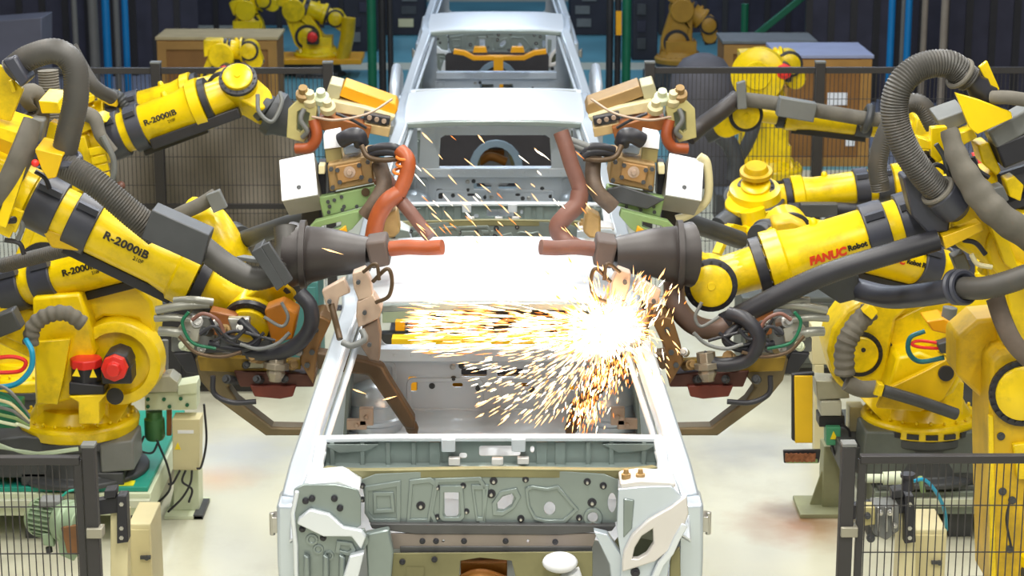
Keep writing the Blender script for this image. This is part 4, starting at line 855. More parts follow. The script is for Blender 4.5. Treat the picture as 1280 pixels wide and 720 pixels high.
def gun_mid(mx, label, right):
    Y = 10.7
    R = thing('weld_gun', label, 'welding gun', P(mx(425), 280, Y), 'spot weld guns on the second row robots')
    def blk(name, pts, Yq, th, m, bev=.006, ex=None): return obj(name, MB().prism([P(mx(a), b, Yq) for a, b in pts], V(ex) if ex else V((0, th, 0))), m, R, bev=bev)
    def tb(name, pts, r, m, **k): return obj(name, tubepx([(mx(a), b, y) for a, b, y in pts], r, **k), m, R, smooth=50)
    # tilted control box with a white lid
    q = [P(mx(a), b, y) for a, b, y in ((349, 200, Y-.1), (392, 191, Y-.1), (397, 243, Y-.25), (352, 251, Y-.25))]
    nrm = (q[1]-q[0]).cross(q[3]-q[0]).normalized()
    if nrm.y > 0: nrm = -nrm
    bx = obj('control_box', MB().prism([p-nrm*.012 for p in q], -nrm*.16), mat('grey_box_side', (150, 146, 138), .45, .3, .12, 6), R, bev=.005)
    obj('lid', MB().prism(q, -nrm*.012), WHITE, bx, bev=.003)
    sc = MB().lathe(q[0].lerp(q[2], .5)+(q[3]-q[0])*.25, nrm, [(-.005, .012), (.004, .012)], 10); obj('lid_screw', sc, DGREY, bx)
    # transformer casting
    t = obj('transformer', MB().prism([P(mx(a), b, Y-.2) for a, b in ((409, 206), (464, 195), (468, 229), (412, 240))], V((0, .24, .02))), TAN, R, bev=.01)
    obj('cover_plate', MB().prism([P(mx(a), b, Y-.222) for a, b in ((419, 209), (450, 203), (454, 223), (423, 230))], V((0, .025, 0))), mat('cover_tan', (172, 132, 82), .45, .3, .15, 7), t, bev=.004)
    obj('cover_boss', MB().lathe(P(mx(437), 215, Y-.222), (0, -1, 0), [(0, .03), (.006, .03), (.008, .015), (.02, .012)], 14), PINK, t)
    for a, b in ((414, 211), (460, 202), (463, 225), (416, 234), (422, 212), (449, 206), (452, 221), (425, 227)): obj('bolt', MB().lathe(P(mx(a), b, Y-.21), (0, -1, 0), [(0, .012), (.02, .012)], 6), DGREY, t)
    blk('junction_box', ((404, 168), (424, 164), (427, 184), (405, 187)), Y-.15, .12, WHITE, .005)
    blk('junction_base', ((406, 187), (426, 184), (428, 200), (408, 204)), Y-.14, .12, mat('khaki_box', (150, 138, 90), .45, .2, .12, 6), .005)
    blk('solenoid', ((428, 182), (450, 178), (452, 192), (430, 195)), Y-.16, .08, mat('blue_grey_solenoid', (150, 164, 180), .4, .4, .1, 8), .012)
    tb('hose', ((426, 176, Y-.2), (438, 170, Y-.22), (448, 170, Y-.22), (452, 180, Y-.2)), .04, BLK)
    for dy in (0, 6): tb('hose', ((462, 188+dy, Y-.25), (476, 184+dy, Y-.28), (492, 184+dy, Y-.3), (502, 190+dy, Y-.3)), .022, BLK)
    tb('hose', ((452, 182, Y-.25), (460, 196, Y-.28), (478, 200, Y-.3), (500, 198, Y-.3)), .014, BROWN)
    blk('spacer', ((397, 204), (406, 204), (408, 246), (398, 250)), Y-.1, .14, BLK)
    blk('latch_block', ((398, 206), (406, 206), (406, 218), (398, 218)), Y-.2, .08, CREAM)
    # green bracket and frame
    g = blk('bracket', ((398, 247), (470, 232), (474, 253), (404, 272)), Y-.2, .07, GREEN, .006)
    for k, (a, b) in enumerate(((410, 252), (418, 250), (427, 246), (411, 265), (412, 258), (430, 258), (446, 258), (428, 262))): obj('bolt', MB().lathe(P(mx(a), b, Y-.2), (0, -1, 0), [(0, .010), (.006, .010)], 8), DGREY, g)
    obj('plug', MB().lathe(P(mx(457), 240, Y-.2), (0, -1, 0), [(0, .022), (.008, .022)], 12), BROWN, g)
    m = MB(); pts = pz([(mx(a), b) for a, b in ((384, 288), (395, 276), (452, 262), (454, 268), (440, 284), (420, 296), (396, 296))], Y-.25)
    m.plate(pts, [pz([(mx(a), b) for a, b in ((402, 280), (428, 274), (428, 282), (410, 290), (398, 290))], Y-.25)], .06, (0, Y-.25, 0), (1, 0, 0), (0, 0, 1), .004)
    obj('frame', m, GREEN, R)
    blk('gusset', ((418, 292), (432, 282), (437, 302), (420, 302)), Y-.3, .05, AMB)
    blk('counter_block', ((478, 272), (496, 262), (500, 290), (492, 298), (478, 298)), Y-.25, .14, mat('ochre_block', (190, 154, 96), .5, .2, .3, 8), .012)
    # cables
    om = MAROON if right else ORNG
    if not right:
        tb('orange_cable', ((500, 188, Y-.3), (510, 200, Y-.34), (507, 222, Y-.36), (498, 244, Y-.38)), .038, om)
        tb('orange_cable', ((498, 242, Y-.38), (484, 252, Y-.4), (472, 272, Y-.4), (466, 300, Y-.4)), .045, om)
        tb('orange_cable', ((498, 248, Y-.36), (512, 264, Y-.4), (526, 282, Y-.42), (538, 296, Y-.45)), .034, MAROON)
        for k in range(3): obj('cable_tie', MB().torus(P(506+k*2-2*k*k, 196+k*9, Y-.33), (0, -.2, 1), .04, .008, 16), mat('orange_tie', (220, 120, 40), .5), R)
        tb('cable_bundle', ((474, 204, Y-.2), (480, 230, Y-.26), (468, 254, Y-.3), (456, 270, Y-.3)), .04, mat('brown_bundle', (92, 76, 62), .6, 0, .35, 20))
        tb('cable', ((476, 220, Y-.2), (488, 240, Y-.2), (480, 254, Y-.2)), .05, MAROON)
    else:
        tb('orange_cable', ((528, 165, Y-.3), (522, 182, Y-.32), (515, 205, Y-.34), (506, 230, Y-.36), (503, 246, Y-.38)), .04, om)
        tb('orange_cable', ((504, 240, Y-.38), (508, 256, Y-.4), (522, 270, Y-.42), (532, 284, Y-.42), (524, 300, Y-.44), (504, 312, Y-.5)), .046, om)
        tb('cable_bundle', ((486, 190, Y-.2), (488, 220, Y-.26), (482, 240, Y-.3), (462, 260, Y-.3)), .04, mat('brown_bundle', (92, 76, 62), .6, 0, .35, 20))
        for dy in (0, 5): tb('hose', ((526, 172+dy, Y-.3), (508, 178+dy, Y-.3), (490, 184+dy, Y-.3), (470, 186+dy, Y-.25)), .018, GREY)
        blk('dark_leaf', ((398, 250), (452, 232), (470, 236), (472, 250), (420, 262)), Y-.24, .02, DGREY)
    tb('mount_arm', ((388, 272, Y+.12), (350, 284, Y+.3), (304, 300, Y+.66)), .05, DGREY)
    blk('mount', ((378, 256), (400, 252), (404, 282), (392, 292), (376, 276)), Y+.05, .16, BLK, .012)
    return R
GM = gun_mid(LX, 'weld gun with white lid and green bracket on the left, orange cables hanging beside it', False)
GN = gun_mid(RX, 'weld gun with white lid and green bracket on the right, maroon cables hanging beside it', True)
obj('guard_tube', tubepx([(874, 195, 10.6), (884, 206, 10.6), (884, 248, 10.6), (862, 268, 10.6), (845, 274, 10.6)], .022), CREAM, GN)

def gun_far(mx, label, right):
    Y = 13.4
    R = thing('weld_gun', label, 'welding gun', P(mx(430), 180, Y), 'spot weld guns on the third row robots')
    def blk(name, pts, Yq, th, m, bev=.006): return obj(name, MB().prism([P(mx(a), b, Yq) for a, b in pts], V((0, th, .02))), m, R, bev=bev)
    def tb(name, pts, r, m, **k): return obj(name, tubepx([(mx(a), b, y) for a, b, y in pts], r, **k), m, R, smooth=50)
    blk('servo_housing', ((427, 112), (430, 107), (494, 130), (497, 138), (492, 146), (424, 120)), Y-.2, .22, TAN if right else AMB)
    blk('servo_end', ((407, 118), (412, 104), (428, 108), (424, 124), (412, 126)), Y-.2, .2, mat('khaki_end', (178, 172, 136), .45, .2, .12, 6))
    blk('rail_plate', ((414, 126), (455, 134), (494, 146), (490, 152), (455, 146), (414, 140)), Y-.25, .14, mat('cream_cast', (218, 206, 160), .45, .1, .15, 8))
    blk('terminal_strip', ((455, 141), (488, 148), (486, 157), (454, 150)), Y-.3, .12, BLK)
    for k in range(3): obj('terminal', MB().lathe(P(mx(462+k*9), 147+k*2.2, Y-.3), (0, -1, 0), [(0, .016), (.02, .014)], 10), PINK, R)
    blk('base_beam', ((398, 148), (408, 144), (464, 160), (460, 176), (450, 182), (396, 160)), Y-.35, .16, RUST)
    blk('cast_frame', ((455, 154), (488, 160), (486, 172), (456, 166)), Y-.3, .15, mat('sand_cast', (198, 170, 120), .45, .2, .15, 8))
    m = MB().plate(pz([(mx(a), b) for a, b in ((362, 136), (374, 124), (396, 132), (392, 160), (380, 176), (360, 170))], Y-.35), [pz([(mx(a), b) for a, b in ((371, 138), (378, 134), (389, 140), (386, 158), (376, 166), (370, 162))], Y-.35)], .05, (0, Y-.35, 0), (1, 0, 0), (0, 0, 1), .006)
    obj('frame', m, mat('khaki_frame', (190, 180, 120), .45, .1, .15, 8), R)
    blk('back_plate', ((368, 134), (398, 138), (396, 172), (366, 168)), Y-.25, .04, mat('grey_green_plate', (120, 130, 116), .5, .2, .2, 8))
    for a, b, m_ in ((388, 128, CREAM), (402, 126, MINT), (410, 138, CREAM), (380, 122, TAN)):
        obj('fitting', MB().lathe(P(mx(a), b, Y-.35), (0, -.6, .8), [(0, .05), (.04, .05), (.05, .03), (.09, .028)], 12), m_, R)
    blk('clamp', ((386, 160), (396, 158), (398, 180), (390, 186), (384, 176)), Y-.4, .08, MAROON)
    tb('orange_cable', ((392, 150, Y-.4), (396, 170, Y-.42), (388, 184, Y-.42), (370, 186, Y-.4)), .035, ORNG)
    tb('lead', ((390, 146, Y-.42), (420, 150, Y-.45), (460, 142, Y-.42), (490, 124, Y-.3)), .008, PINK)
    tb('lead', ((380, 136, Y-.4), (376, 150, Y-.42), (384, 164, Y-.42), (378, 172, Y-.4)), .016, GREY)
    tb('lead', ((420, 142, Y-.4), (440, 150, Y-.42), (458, 160, Y-.4)), .01, BLK)
    return R
gun_far(LX, 'weld gun with an amber box and orange beam beside the second cab, left', False)
gun_far(RX, 'weld gun with a tan box and cream castings beside the second cab, right', True)

# ================================================================ SPARKS
def spark(mb, p, d, ln, w):
    d = V(d).normalized(); x, y, _ = basis(d)
    a = p; b = p+d*ln*.35; c = p+d*ln
    o = len(mb.v)
    mb.v += [a]+[b+x*(w*math.cos(t))+y*(w*math.sin(t)) for t in (0, 2.09, 4.19)]+[c]
    mb.f += [(o, o+2, o+1), (o, o+3, o+2), (o, o+1, o+3), (o+4, o+1, o+2), (o+4, o+2, o+3), (o+4, o+3, o+1)]
SP = P(757, 412, 8.95)
def emis(name, rgb, st):
    m = bpy.data.materials.new(name); m.use_nodes = True; b = m.node_tree.nodes['Principled BSDF']
    b.inputs['Base Color'].default_value = lin(rgb)+(1,); b.inputs['Emission Color'].default_value = lin(rgb)+(1,); b.inputs['Emission Strength'].default_value = st
    return m
HOT = emis('white_hot_metal', (255, 240, 214), 8); WARM = emis('yellow_hot_metal', (255, 200, 132), 3.2); COOL = emis('orange_hot_metal', (240, 140, 60), 1.6)
rs = random.Random(11)
mbs = [MB(), MB(), MB()]
def put(px, py, Y, dx, dy, dY, ln, w, t):
    a = P(px, py, Y); b = P(px+dx, py+dy, Y+dY); spark(mbs[t], a, b-a, ln, w)
# sheet of sparks flying across the cab to the left
for i in range(820):
    u = rs.random()**.8; px = 748-222*u+rs.uniform(-6, 6); sp = 5+24*min(1, u*2.2); py = 409-4*u+rs.gauss(0, 1)*sp*.62
    if not 378 < py < 446: continue
    Y = 8.98+rs.uniform(-.15, .5); ang = (py-410)/max(30, 757-px)
    t = 0 if rs.random() < .30-.1*u else (1 if rs.random() < .55 else 2)
    put(px, py, Y, -10, 10*ang*.6+rs.uniform(-.8, .8), rs.uniform(-.02, .02), rs.uniform(.04, .125), rs.uniform(.0022, .0046), t)
# burst all round the weld
for i in range(1500):
    a = rs.uniform(0, 2*math.pi); r = abs(rs.gauss(0, 1))*38
    if math.cos(a) > 0: r *= .62
    if math.sin(a) > 0: r *= .9
    px = 757+r*math.cos(a); py = 412+r*math.sin(a)*.8; t = 0 if r < 40 and rs.random() < .75 else (1 if rs.random() < .6 else 2)
    put(px, py, 8.93+rs.uniform(-.22, .1), 10*math.cos(a), 8*math.sin(a)+.6, rs.uniform(-.03, .03), rs.uniform(.02, .07), rs.uniform(.0025, .006), t)
# fall of sparks down to the left
for i in range(420):
    a = math.radians(rs.uniform(120, 172)); r = 30+rs.random()**1.3*150; px = 757+r*math.cos(a); py = 412+r*math.sin(a)*.95+r*r*.0006
    if py > 525: continue
    put(px, py, 8.9+rs.uniform(-.2, .2), 10*math.cos(a), 9*math.sin(a), 0, rs.uniform(.02, .06), rs.uniform(.002, .004), 0 if rs.random() < .3 else 1)
# sparks tumbling along the gun arm
for i in range(520):
    u = rs.random(); px = 785-45*min(1, u*1.6)-25*max(0, u-.5); py = 430+95*u+rs.uniform(-16, 18); px += rs.gauss(0, 14)
    put(px, py, 9.2-rs.random()*.3, rs.uniform(-4, 1), 7, 0, rs.uniform(.012, .045), rs.uniform(.002, .0042), rs.choice((0, 1, 1, 2, 2)))
for i in range(150):
    px = 790+abs(rs.gauss(0, 26)); py = rs.uniform(345, 470)
    put(px, py, 9.0-rs.random()*.25, rs.uniform(0, 6), -6 if py < 410 else 6, 0, rs.uniform(.02, .06), rs.uniform(.002, .004), rs.choice((0, 1, 1, 2)))
# strays
for i in range(60):
    px = rs.uniform(520, 740); py = rs.uniform(165, 300) if i % 2 else rs.uniform(240, 300); px -= (300-py)*.1
    put(px, py, 9.6-rs.random()*.3, 7, 7+rs.uniform(-2, 2), 0, rs.uniform(.03, .085), rs.uniform(.0018, .0036), rs.choice((0, 1, 1, 2)))
for px, py, dx, dy, ln in ((402, 310, 27, 8, .10), (478, 500, 18, -5, .07), (594, 510, 28, -16, .11), (632, 500, 14, -9, .06), (440, 486, 22, 8, .07), (527, 165, 12, 12, .07), (597, 168, 8, 10, .05)):
    put(px, py, 8.9, dx, dy, 0, ln, .0045, 1)
m = MB(); idx = []
for k, q in enumerate(mbs):
    o = len(m.v); m.v += q.v; m.f += [tuple(o+i for i in f) for f in q.f]; idx += [k]*len(q.f)
so = obj('weld_sparks', m, [HOT, WARM, COOL], loc=SP)
for p, k in zip(so.data.polygons, idx): p.material_index = k
tag(so, 'shower of glowing orange and white sparks bursting from the weld at right pillar', 'sparks', kind='stuff')
g = obj('weld_nugget', MB().ball(P(768, 408, 9.0), .028, (1.2, 1, .8)), emis('molten_weld', (255, 250, 240), 60))
tag(g, 'white hot molten weld spot at the heart of the spark burst', 'weld')
# ================================================================ BACKGROUND
def fence(label, pxs, py_top, Y, posts, group, wire_px, bars, rail=.05, r=.0024, pw=.08, ztop=None):
    """steel mesh fence panel across the hall at depth Y between two pixel columns"""
    x0 = P(pxs[0], py_top, Y).x; x1 = P(pxs[1], py_top, Y).x; zt = P(640, py_top, Y).z
    R = thing('mesh_fence', label, 'fence', ((x0+x1)/2, Y, 0), group)
    obj('top_rail', MB().box(((x0+x1)/2, Y, zt), (x1-x0, .04, rail)), BLKF, R, bev=.003)
    for k, p in enumerate(posts):
        x = P(p, py_top, Y).x
        po = obj('post', MB().box((x, Y, (zt+.06)/2), (pw, pw, zt+.06)).box((x, Y, .006), (.16, .16, .012)), BLKF, R, bev=.004)
        obj('post_cap', MB().box((x, Y, zt+.068), (pw*1.08, pw*1.08, .016)), GREY, po, bev=.003)
        obj('post_clamp', MB().box((x+.012, Y-.01, zt*.80), (pw*1.25, pw*1.2, .045)), mat('clamp_grey', (150, 146, 130), .4, .3, .1, 8), po, bev=.004)
    m = MB(); n = int((x1-x0)/wire_px)
    for i in range(n+1):
        x = x0+(x1-x0)*i/n; m.box((x, Y, zt/2+.05), (r*2, r*2, zt-.1))
    nb = bars
    for i in range(nb): m.box(((x0+x1)/2, Y+r*2, .1+(zt-.1)*i/nb), (x1-x0, r*2, r*2))
    obj('mesh_panel', m, BLKF, R)
    return R, zt
BLKF = mat('black_fence_paint', (48, 46, 47), .45, 0, .1, 6)
FL, zt = fence('black mesh fence behind the left robots, tarpaulin hanging on it', (-40, 412), 88, 17.1, (-40, 195, 410), 'rear mesh fences', .034, 8)
obj('mid_rail', MB().box((P(190, 258, 17.1).x, 17.1, P(190, 258, 17.1).z), (3.0, .04, .04)), BLKF, FL)
FR, zt = fence('black mesh fence behind the right robots, in front of the tall crate', (808, 1310), 88, 17.1, (812, 1025, 1300), 'rear mesh fences', .034, 8)
Yt = 17.32
a = P(120, 130, Yt); b = P(392, 130, Yt); zb = .01
def tp(u, v):
    x = a.x+(b.x-a.x)*u; z = (a.z+.06*math.sin(u*9)-.05*u)*(1-v)+zb*v
    d = .05*math.sin(u*11+v*5)+.035*math.sin(u*23-v*8)+.06*math.sin((u*1.2+v*1.6)*6)
    return (x, Yt+.06+d*.8, z)
t = obj('tarpaulin', MB().grid(tp, 60, 40, .006, (0, 1, 0)), TARP); tag(t, 'creased grey brown tarpaulin hanging behind the left mesh fence', 'tarpaulin')
# crates
def crate(label, x0, x1, py_top, py_bot, Y, depth, m, lid, group='board crates on the hall floor'):
    A = P(x0, py_top, Y); B = P(x1, py_top, Y); w = B.x-A.x; zt = A.z; c = (A.x+B.x)/2
    R = thing('crate', label, 'crate', (c, Y, 0), group)
    obj('box', MB().box((c, Y+depth/2, zt/2), (w, depth, zt)), m, R, bev=.006)
    for z in (zt-.07, .05): obj('batten', MB().box((c, Y-.012, z), (w, .024, .11)), CARDB, R, bev=.004)
    for s in (-1, 1): obj('batten', MB().box((c+s*(w/2-.06), Y-.012, zt/2), (.12, .023, zt-.02)), CARDB, R, bev=.004)
    obj('lid', MB().box((c, Y+depth/2, zt+.02), (w+.04, depth+.04, .04)), lid, R, bev=.006)
    return R
CARDB = mat('crate_batten_board', (168, 124, 62), .8, 0, .15, 4)
crate('long brown board crate with a pale lid behind the left fence', 196, 346, 50, 120, 27.6, .85, CARD, CARDL)
rc = crate('tall brown crate with a lavender cover behind the right fence', 974, 1090, 73, 205, 23.4, 1.05, CARD, LAV)
obj('paper_label', MB().box((P(1047, 124, 23.36).x, 23.38, P(1047, 124, 23.36).z), (.22, .006, .14)), WHITE, rc)
obj('paper_label', MB().box((P(1063, 179, 23.36).x, 23.38, P(1063, 179, 23.36).z), (.10, .006, .07)), WHITE, rc)
crate('lower grey lidded crate standing behind the tall crate', 905, 1020, 55, 90, 26.4, .8, CARD, GREY)
# pipes and posts
def pole(name, label, px, Y, r, m, group, h=4.2, cat='pipe'):
    x = P(px, 60, Y).x; o = obj(name, MB().cyl((x, Y, 0), (x, Y, h), r, n=14).cyl((x, Y, 0), (x, Y, .03), r*1.15, n=14), m); return tag(o, label, cat, group)
GP = mat('grey_pipe_paint', (120, 118, 112), .5, 0, .1, 4); GB = 'pipes along the partitions'
pole('pipe', 'blue vertical pipe at left, the one nearer the picture edge', 134, 28.5, .055, BLUE, GB)
pole('pipe', 'blue vertical pipe at left, the one nearer the long crate', 158, 28.5, .045, BLUE, GB)
pole('pipe', 'wide grey pipe left of both blue pipes, left side', 118, 28.7, .07, GP, GB)
pole('pipe', 'grey pipe standing between the two blue pipes at left', 147, 28.7, .04, GP, GB)
pole('pipe', 'slim grey pipe nearest the left picture edge', 95, 28.7, .04, GP, GB)
pole('pipe', 'blue vertical pipe at right, the one nearer the tall crate', 1113, 26.5, .045, BLUE, GB)
pole('pipe', 'blue vertical pipe at right, the one above the hose arch', 1134, 26.5, .045, BLUE, GB)
pole('pipe', 'grey pipe touching the right side of the right-hand blue pipe', 1128, 26.7, .035, GP, GB)
pole('pipe', 'tan pipe right of the blue pipes, the nearer to them', 1154, 26.7, .04, mat('tan_pipe', (150, 138, 122), .5), GB)
pole('pipe', 'tan pipe right of the blue pipes, farther from them', 1179, 26.7, .05, mat('tan_pipe', (150, 138, 122), .5), GB)
GG = 'posts beside the farther cabs'
pole('post', 'dark green post left of the third cab', 465, 27.5, .06, DGREEN, GG, 5, 'post')
pole('post', 'dark green post right of the third cab', 783, 26.0, .055, DGREEN, GG, 5, 'post')
pole('post', 'black post right beside the left green post', 478, 27.8, .05, BLKF, GG, 5, 'post')
pole('post', 'thin black post left of the third cab, nearest to it', 488, 27.8, .04, BLKF, GG, 5, 'post')
pole('post', 'black post right of the third cab, between it and the green post', 762, 26.4, .045, BLKF, GG, 5, 'post')
pole('post', 'thin black post touching the right green post', 772, 26.4, .04, BLKF, GG, 5, 'post')
q = obj('brace', MB().beam(P(925, 60, 29), P(1030, -25, 29), .10, .08), DGREEN, bev=.006); 
q2 = q; tag(q, 'dark green diagonal brace above the crates at right', 'brace')
pole('post', 'dark green post holding the diagonal brace', 930, 29.0, .05, DGREEN, GG, 1.2, 'post')
sign = thing('post_sign', 'small amber plate on the green post right of the third cab', 'sign', P(775, 30, 25.9)); obj('plate', MB().prism([P(a, b, 25.9) for a, b in ((770, 14), (777, 14), (777, 44), (770, 44))], V((0, .02, 0))), AMB, sign)
# dark partitions
def partition(label, x0, x1, Y, n, h, skew=0):
    A = P(x0, 60, Y).x; B = P(x1, 60, Y+skew).x; R = thing('partition_screen', label, 'partition', ((A+B)/2, Y, 0), 'dark partitions along the hall sides')
    for i in range(n):
        u0 = i/n; u1 = (i+1)/n; p = V((A+(B-A)*u0, Y+skew*u0, 0)); q = V((A+(B-A)*u1, Y+skew*u1, 0))
        obj('panel', MB().beam(p.lerp(q, .06)+V((0, 0, h/2)), p.lerp(q, .94)+V((0, 0, h/2)), .03, h, up=(0, 1, 0)) if False else MB().prism([p.lerp(q, .05)+V((0, 0, .05)), p.lerp(q, .95)+V((0, 0, .05)), p.lerp(q, .95)+V((0, 0, h)), p.lerp(q, .05)+V((0, 0, h))], V((0, .04, 0))), NAVY, R)
        obj('stile', MB().box(p+V((0, .02, h/2)), (.09, .09, h)), BLKF, R)
    obj('cap_rail', MB().prism([V((A, Y-.02, h)), V((B, Y+skew-.02, h)), V((B, Y+skew-.02, h+.06)), V((A, Y-.02, h+.06))], V((0, .08, 0))), BLKF, R)
    return R
partition('dark partition screen behind the pipes at left', -60, 250, 29.6, 11, 3.6, 1.2)
partition('dark partition screen behind the pipes at right', 1010, 1330, 28.4, 11, 3.6, -1.5)
partition('dark partition screen far back on the left of the line', 245, 455, 36, 8, 3.2)
partition('dark partition screen far back on the right of the line', 800, 1010, 35, 8, 3.2)
# grey cabinet at the left edge
c = obj('control_cabinet', MB().prism([P(*q, 24.5) for q in ((-60, 30), (52, 22), (52, 185.5), (-60, 185.5))], V((0, .6, 0))), mat('slate_cabinet', (92, 92, 104), .6, 0, .15, 3), bev=.01); tag(c, 'slate grey cabinet at the left picture edge behind the fence', 'cabinet')
# dark machines at the end of the hall
rm = random.Random(5)
def machine(label, x0, x1, ytop, ybot, Y, m):
    A = G(x0, ybot); x0w = P(x0, ybot, Y).x; x1w = P(x1, ybot, Y).x; zt = P(640, ytop, Y).z; c = (x0w+x1w)/2; w = x1w-x0w
    R = thing('machine', label, 'machine', (c, Y, 0), 'dark machines far down the hall')
    obj('housing', MB().box((c, Y+.4, zt/2), (w, .8, zt)), m, R, bev=.02)
    for k in range(3):
        z = zt*(.25+.25*k); obj('panel', MB().box((c+rm.uniform(-.2, .2)*w, Y-.01, z), (w*.35, .03, zt*.16)), rm.choice((DGREY, GREY, CREAM, NAVY)), R, bev=.004)
    obj('beacon', MB().cyl((c+w*.3, Y+.2, zt), (c+w*.3, Y+.2, zt+.16), .04, n=10), rm.choice((RED, AMB, GREEN)), R)
    return R
DM = mat('dark_machine', (44, 44, 54), .6, .1, .3, 2)
machine('dark machine far back, just left of the farthest cab', 478, 532, -20, 45, 35, DM)
machine('dark machine far back, between the left green post and the yellow robot', 430, 472, -10, 55, 33, DM)
machine('dark machine far back, just right of the farthest cab', 712, 764, -20, 45, 35, DM)
machine('dark machine far back, right of the right green post', 790, 822, -10, 58, 32, DM)
tg = obj('covered_machine', MB().lathe(P(878, 118, 22.5)*1.0, (0, 0, 1), [(-P(878, 118, 22.5).z, .36), (0, .36), (.22, .34), (.38, .22), (.44, .08)], 20, 1.0), mat('dark_grey_cover', (84, 82, 88), .7, 0, .25, 3), smooth=60); tag(tg, 'rounded dark grey covered machine behind the right fence', 'machine')
# yellow lifting fixture seen through the third cab's windscreen
Y = 21.6; R = thing('lift_fixture', 'yellow T-shaped lifting fixture seen through the third cab windscreen', 'fixture', (P(623, 80, Y).x, Y, 0))
x = P(623, 80, Y).x; zt = P(623, 70, Y).z
obj('column', MB().box((x, Y, zt/2+.03), (.10, .10, zt-.06)).box((x, Y, .045), (.4, .4, .04)), AMB, R, bev=.008)
m = MB().rail([P(567, 64, Y), P(580, 66, Y), P(592, 72, Y), P(655, 72, Y), P(668, 66, Y), P(683, 64, Y)], .08, .05); obj('arm', m, AMB, R, bev=.006)
for a in (600, 647): obj('pad', MB().prism([P(a-9, 66, Y-.05), P(a+9, 66, Y-.05), P(a+7, 59, Y-.05), P(a-7, 59, Y-.05)], V((0, .1, 0))), AMB, R, bev=.004)
obj('motor', MB().box((x-.3, Y, .9), (.25, .2, .3)).box((x+.3, Y, .9), (.25, .2, .3)).box((x, Y, .9), (.6, .1, .1)), mat('rusty_drive', (120, 84, 40), .5, .2, .3, 5), R, bev=.01)
# robots farther down the hall
def far_robot(label, px, Y, py_ring, j2, j3, e, w, tip, yel=None, motor=None, k=1.0):
    return robot(label, P(px, py_ring, Y), P(*j2, Y), P(*j3, Y), P(*e, Y), P(*w, Y), P(*tip, Y), floor_z=0, yel=yel, near=False, motor=motor and P(*motor, Y-.15), group='robots far down the hall', k=k)
a1 = far_robot('yellow robot with red motor in front of the long crate at left', 285, 21.5, 140, (272, 98), (278, 68), (276, 62), (312, 62), (322, 80), motor=(283, 86), k=.8)
a2 = far_robot('yellow robot cluster with dark arms right of the long crate', 398, 30.5, 70, (385, 45), (368, 12), (365, 4), (420, 22), (440, 40), motor=(392, 44))
obj('deck', MB().box((P(398, 80, 30.5).x, 30.5, .25), (1.3, .8, .08)), AMB, a2, bev=.01)
obj('column', MB().tube([P(428, 74, 30.2), P(434, 45, 30.2), P(436, 22, 30.2)], .10, 12, 6), YELW, a2)
a3 = far_robot('small yellow robot peeking over the long crate', 310, 33, 48, (312, 30), (308, 12), (306, 8), (330, 0), (340, 5))
a4 = far_robot('amber robot beyond the right fence, left of the diagonal brace', 850, 29, 76, (845, 52), (852, 12), (852, 4), (885, 30), (888, 55), yel=mat('brownish_amber_paint', (176, 130, 36), .5, 0, .2, 5))
a5 = far_robot('yellow robot with round shoulder left of the tall crate', 958, 20.2, 215, (958, 150), (955, 92), (950, 80), (985, 78), (992, 95), motor=(976, 85))
obj('shoulder_drum', MB().lathe(P(950, 92, 20), (-.3, -1, 0), [(0, .26), (.12, .26), (.13, .22), (.14, .20), (.15, .14), (.17, .13)], 28), YEL, a5)
obj('column', MB().prism([P(*q, 20.0) for q in ((934, 108), (972, 108), (986, 150), (986, 215), (926, 215), (930, 150))], V((0, .4, 0))), YEL, a5, bev=.03)
obj('hose', tubepx([(938, 120, 19.8), (944, 150, 19.7), (934, 180, 19.7), (918, 205, 19.8)], .06), DGREY, a5)
obj('hose', tubepx([(895, 165, 19.2), (912, 180, 19.2), (920, 205, 19.2), (916, 225, 19.2)], .08), DGREY, a5)
# fender bulges beside the third cab
for k, s in enumerate((-1, 1)):
    yy = CABS[2].location.y; m = MB().prism([(s*.86, yy-.5, .7), (s*.86, yy-.5, 1.45), (s*.86, yy-.35, 1.68), (s*.86, yy+.1, 1.78), (s*.86, yy+.5, 1.66), (s*.86, yy+.5, .7)], (s*.09, 0, 0))
    o = obj('door_panel', m, BODYW, CABS[2], bev=.04)

# added dark panels standing in for the shade on the farther cabs' fronts
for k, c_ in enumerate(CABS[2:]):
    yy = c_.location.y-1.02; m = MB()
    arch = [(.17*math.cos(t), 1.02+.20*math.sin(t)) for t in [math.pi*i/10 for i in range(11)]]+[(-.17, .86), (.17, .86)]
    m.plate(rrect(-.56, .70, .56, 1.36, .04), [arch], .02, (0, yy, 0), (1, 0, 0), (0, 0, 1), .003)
    b = obj('front_shade_panel', m, mat('front_shade_dark', (44, 42, 46), .6, .1, .3, 6), c_)
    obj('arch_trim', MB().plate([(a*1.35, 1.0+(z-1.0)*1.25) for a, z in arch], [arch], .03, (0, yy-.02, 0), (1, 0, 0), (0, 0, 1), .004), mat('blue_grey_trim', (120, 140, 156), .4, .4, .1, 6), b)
    for x in (-.40, .30): obj('plate', MB().box((x, yy-.016, .95), (.14, .012, .09)), WHITE, b)

